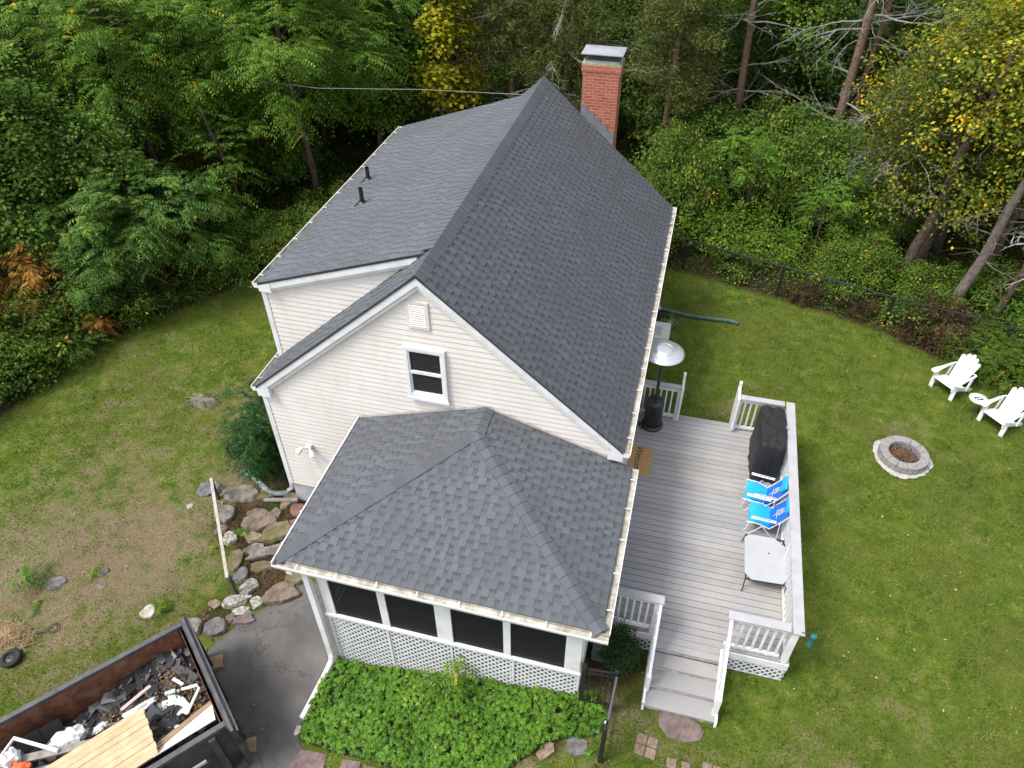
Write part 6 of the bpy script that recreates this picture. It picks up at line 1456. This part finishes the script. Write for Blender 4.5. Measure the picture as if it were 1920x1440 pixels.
# undergrowth: low leaves covering the wood's floor near its edge
g = G_(99)
def scatter(n, x0, x1, y0, y1, cond):
    x = g.uniform(x0, x1, n); y = g.uniform(y0, y1, n); m = cond(x, y); return x[m], y[m]
x, y = scatter(330000, -17, 16, -1, 18, lambda x, y: (edge_dist(x, y) > .12)); 
dens = .5+.5*np.sin(x*1.3+np.sin(y*1.1)*2)*np.sin(y*1.7+x*.4); keep = g.random(len(x)) < np.clip(.3+dens*.7, 0, 1); x, y = x[keep], y[keep]; dd = dens[keep]
ed = edge_dist(x, y); hgt = np.clip(ed*.7, .05, .5)*(.4+dd)*g.random(len(x))
P = np.stack([x, y, TZ(x, y)+.02+hgt], 1); d_ = g.normal(size=(len(x), 3))*np.array([1, 1, .35]); nn = g.normal(size=(len(x), 3))*.4+np.array([0, 0, 1]); LL_ = g.uniform(.04, .1, len(x))
o = np_quads('undergrowth', leaf_quads(P, d_, nn, LL_, LL_*.55), np.clip(.25+.3*dd+g.normal(size=len(x))*.13, 0, 1), G_SHRUB); props(o, 'low green undergrowth covering the floor of the wood', 'undergrowth', kind='stuff')
# fallen leaves
x, y = scatter(60000, -14, 15, -4, 14, lambda x, y: litter_f(x, y) > .35); keep = g.random(len(x)) < .5; x, y = x[keep], y[keep]
P = np.stack([x, y, TZ(x, y)+.012+g.random(len(x))*.02], 1); d_ = g.normal(size=(len(x), 3))*np.array([1, 1, .25]); nn = g.normal(size=(len(x), 3))*.35+np.array([0, 0, 1]); LL_ = g.uniform(.03, .075, len(x))
xl, yl = g.uniform(-11, 12, 1300), g.uniform(-6, 9.5, 1300); ok = (edge_dist(xl, yl) < 0) & ~((xl > -3.5) & (xl < 6.6) & (yl > -3) & (yl < 8.9))
xl, yl = xl[ok], yl[ok]; P2 = np.stack([xl, yl, TZ(xl, yl)+.03], 1); L2 = g.uniform(.03, .06, len(xl)); k2 = len(xl)
V = np.concatenate([leaf_quads(P, d_, nn, LL_, LL_*.6, .3), leaf_quads(P2, g.normal(size=(k2, 3))*np.array([1, 1, .2]), g.normal(size=(k2, 3))*.3+np.array([0, 0, 1]), L2, L2*.6, .3)])
o = np_quads('fallen_leaves', V, np.concatenate([g.beta(1.3, 2.2, len(P)), g.uniform(.6, 1, k2)]), LITTER); props(o, 'brown fallen leaves along the wood edge, between the stones and dotted over the lawn', 'leaves', kind='stuff')
# lawn blades
def tuft_field(n, x0, x1, y0, y1):
    x, y = scatter(n, x0, x1, y0, y1, lambda x, y: (edge_dist(x, y) < .05) & (litter_f(x, y) < .5) & ~((x > -3.4) & (x < 3.4) & (y > -1.6) & (y < 8.7)) & ~((x > 3) & (x < 6.5) & (y > -1.6) & (y < 3.8)) & ~((x > -1.2) & (x < 3.3) & (y > -4.3)& (y < 0)) & ~((x > 4.35) & (x < 5.45) & (y > -2.7) & (y < 0)))
    dr = dry_f(x, y)+.25*np.sin(x*2.1+np.sin(y*1.7)*1.5)*np.sin(y*2.3+x)*.5
    drv = (x < -.6) & (y < -1.5) & ((y+1.6) < (x+2.5)*1.25+.2)
    keep = (g.random(len(x)) < np.clip(1.15-dr*1.7, .08, 1)) & ~drv; return x[keep], y[keep], dr[keep]
x, y, dr = tuft_field(430000, -16, 16, -7.5, 11.5)
n = len(x); a = g.uniform(0, 6.28, n); lean = g.uniform(.2, 1.1, n); hh = g.uniform(.025, .065, n)*(1+.5*np.sin(x*5.1+3*np.sin(y*2.3))*np.sin(y*6.3)); w_ = g.uniform(.004, .01, n)
z = TZ(x, y); B = np.stack([x, y, z], 1); sd_ = np.stack([np.cos(a), np.sin(a), 0*a], 1)*w_[:, None]; tp_ = B+np.stack([-np.sin(a)*hh*lean, np.cos(a)*hh*lean, hh], 1)
V = np.stack([B-sd_, B+sd_, tp_], 1).reshape(-1, 3)
def vnoise(x, y, s_, seed):
    gg = G_(seed); T_ = gg.random((256, 256)); u, v = x*s_+100, y*s_+100; i, j = np.floor(u).astype(int), np.floor(v).astype(int); a, b = u-i, v-j; a = a*a*(3-2*a); b = b*b*(3-2*b); i %= 255; j %= 255
    return (T_[i, j]*(1-a)+T_[i+1, j]*a)*(1-b)+(T_[i, j+1]*(1-a)+T_[i+1, j+1]*a)*b
pt = .36+.34*(vnoise(x, y, .55, 1)-.5)+.36*(vnoise(x, y, 1.7, 2)-.5)+.3*(vnoise(x, y, 5.5, 3)-.5)+.22*(vnoise(x, y, 14, 4)-.5)+.38*np.clip(dr-.1, 0, 1)-.04*(x > 3)
o = np_quads('grass', V, np.clip(pt+g.normal(size=n)*.16, 0, 1), G_GRASS, n=3); props(o, 'short patchy lawn grass around the house', 'grass', kind='stuff')

# planting bed
BED = [(-1.02, -2.86), (-1.12, -3.3), (-1.18, -3.9), (-1.05, -4.3), (-.5, -4.36), (.3, -4.4), (.9, -4.5), (1.7, -4.5), (2.3, -4.25), (2.75, -3.85), (3.05, -3.55), (3.5, -3.4), (3.72, -3.3), (3.8, -3.0), (3.5, -2.75), (3.3, -2.82)]
drape('planting_soil', BED, simple('dark_soil', (.05, .032, .02), (.02, .014, .01), scale=14, rough=1, bmp=.6), .02)
def in_poly(x, y, poly):
    c_ = np.zeros(x.shape, bool)
    for (x0, y0), (x1, y1) in zip(poly, poly[1:]+poly[:1]): c_ ^= ((y0 > y) != (y1 > y)) & (x < (x1-x0)*(y-y0)/(y1-y0+1e-12)+x0)
    return c_
x, y = scatter(6200, -1.3, 3.9, -4.6, -2.7, lambda x, y: in_poly(x, y, BED)); V = []; T = []
for xx, yy in zip(x, y):
    k = 7; h_ = g.uniform(.06, .19)+.05*math.sin(xx*3.1+yy)*math.sin(yy*4.3)+.03*math.sin(xx*7.7)*math.sin(yy*6.1); c = np.array([xx, yy, tz(xx, yy)+h_]); a = g.uniform(0, 6.28)+np.arange(k)*.9
    d_ = np.stack([np.cos(a), np.sin(a), g.uniform(-.35, .35, k)], 1); ll = g.uniform(.04, .075, k)*g.uniform(.75, 1.1); V.append(leaf_quads(np.tile(c, (k, 1)), d_, np.tile([0, 0, 1.], (k, 1))+g.normal(size=(k, 3))*.2, ll, ll*.42)); T.append(np.full(k, np.clip(g.normal(.42+(h_-.14)*2.2, .14), 0, 1))+g.normal(size=k)*.05)
o = np_quads('ground_cover', np.concatenate(V), np.concatenate(T), G_PACHY); props(o, 'dense bright green ground cover bed in front of the screened porch', 'ground cover', kind='stuff')
def sapling(name, label, x, y, h, mat_, nf, seed, fl=.3, leaf=.11):
    o = thing(name, label, 'plant', (x, y, tz(x, y))); gg = G_(seed); b = MB(); b.tube([(0, 0, 0), (.02, -.01, h*.6), (0, 0, h)], .006, 5); b.build('stem', G_SHRUB, o)
    cen = np.stack([gg.normal(size=nf)*.03, gg.normal(size=nf)*.03, gg.uniform(h*.5, h, nf)], 1); V, T = pinnate(gg, cen, sphere_dirs(gg, nf)*.4, 2, fl, leaf, 5); np_quads('foliage', V, T+.1, mat_, o); return o
sapling('sapling', 'light green compound-leaved sapling growing against the porch lattice', 1.35, -3.05, .75, G_LIME, 6, 3)
sapling('sapling', 'smaller sapling left of the first one in the planting bed', .85, -3.1, .55, G_SUMAC, 3, 4)
sapling('weed', 'big leafy green weed on the dry lawn above the wheel', -7.4, -3.0, .35, G_SUMAC, 14, 5, .36, .1)
sapling('weed', 'leafy weed beside the small slate rock', -6.35, -2.5, .15, G_LIME, 6, 6, .16, .06)
sapling('weed', 'leafy weed between the grey flagstone and gate post', 3.66, -3.62, .1, G_PACHY, 6, 7, .14, .06)
sapling('weed', 'low green weed right of the pale quartz rock', -4.6, -2.8, .12, G_LIME, 8, 8, .16, .06)
sapling('weed', 'weed patch at the left of the dumpster rim', -7.0, -3.35, .1, G_LIME, 6, 9, .16, .06)
sapling('weed', 'small weed growing among the bank stones', -3.95, -.98, .15, G_PACHY, 6, 10, .14, .06)
sapling('weed', 'green weed left of the handrail board', -4.3, -1.4, .12, G_LIME, 6, 12, .14, .05)
sapling('hosta', 'variegated hosta by the house wall above the white box', 3.72, 7.85, .12, G_HOSTA, 14, 11, .2, .16)
# flowers along the fence
m = MB(zt_(5.3, 10.5, 0)); r = random.Random(6)
for k in range(22):
    t = r.random(); x = 4.3+3.0*t+r.uniform(-.3, .3); y = 10.75-.95*t+r.uniform(-.15, .45); z = tz(x, y)+r.uniform(.08, .35); q = r.uniform(.012, .028)
    c_ = Vector((x, y, z))
    for j in range(5):
        a = j*1.257; b1 = c_+Vector((math.cos(a), math.sin(a), .2))*q; b2 = c_+Vector((math.cos(a+.7), math.sin(a+.7), .2))*q; m.add([tuple(c_), tuple(b1), tuple(b2)], [(0, 1, 2)])
props(m.build('flowers', simple('white_petals', (.6, .62, .6), rough=.7)), 'sprinkle of small white flowers along the fence foot', 'flowers', kind='stuff')
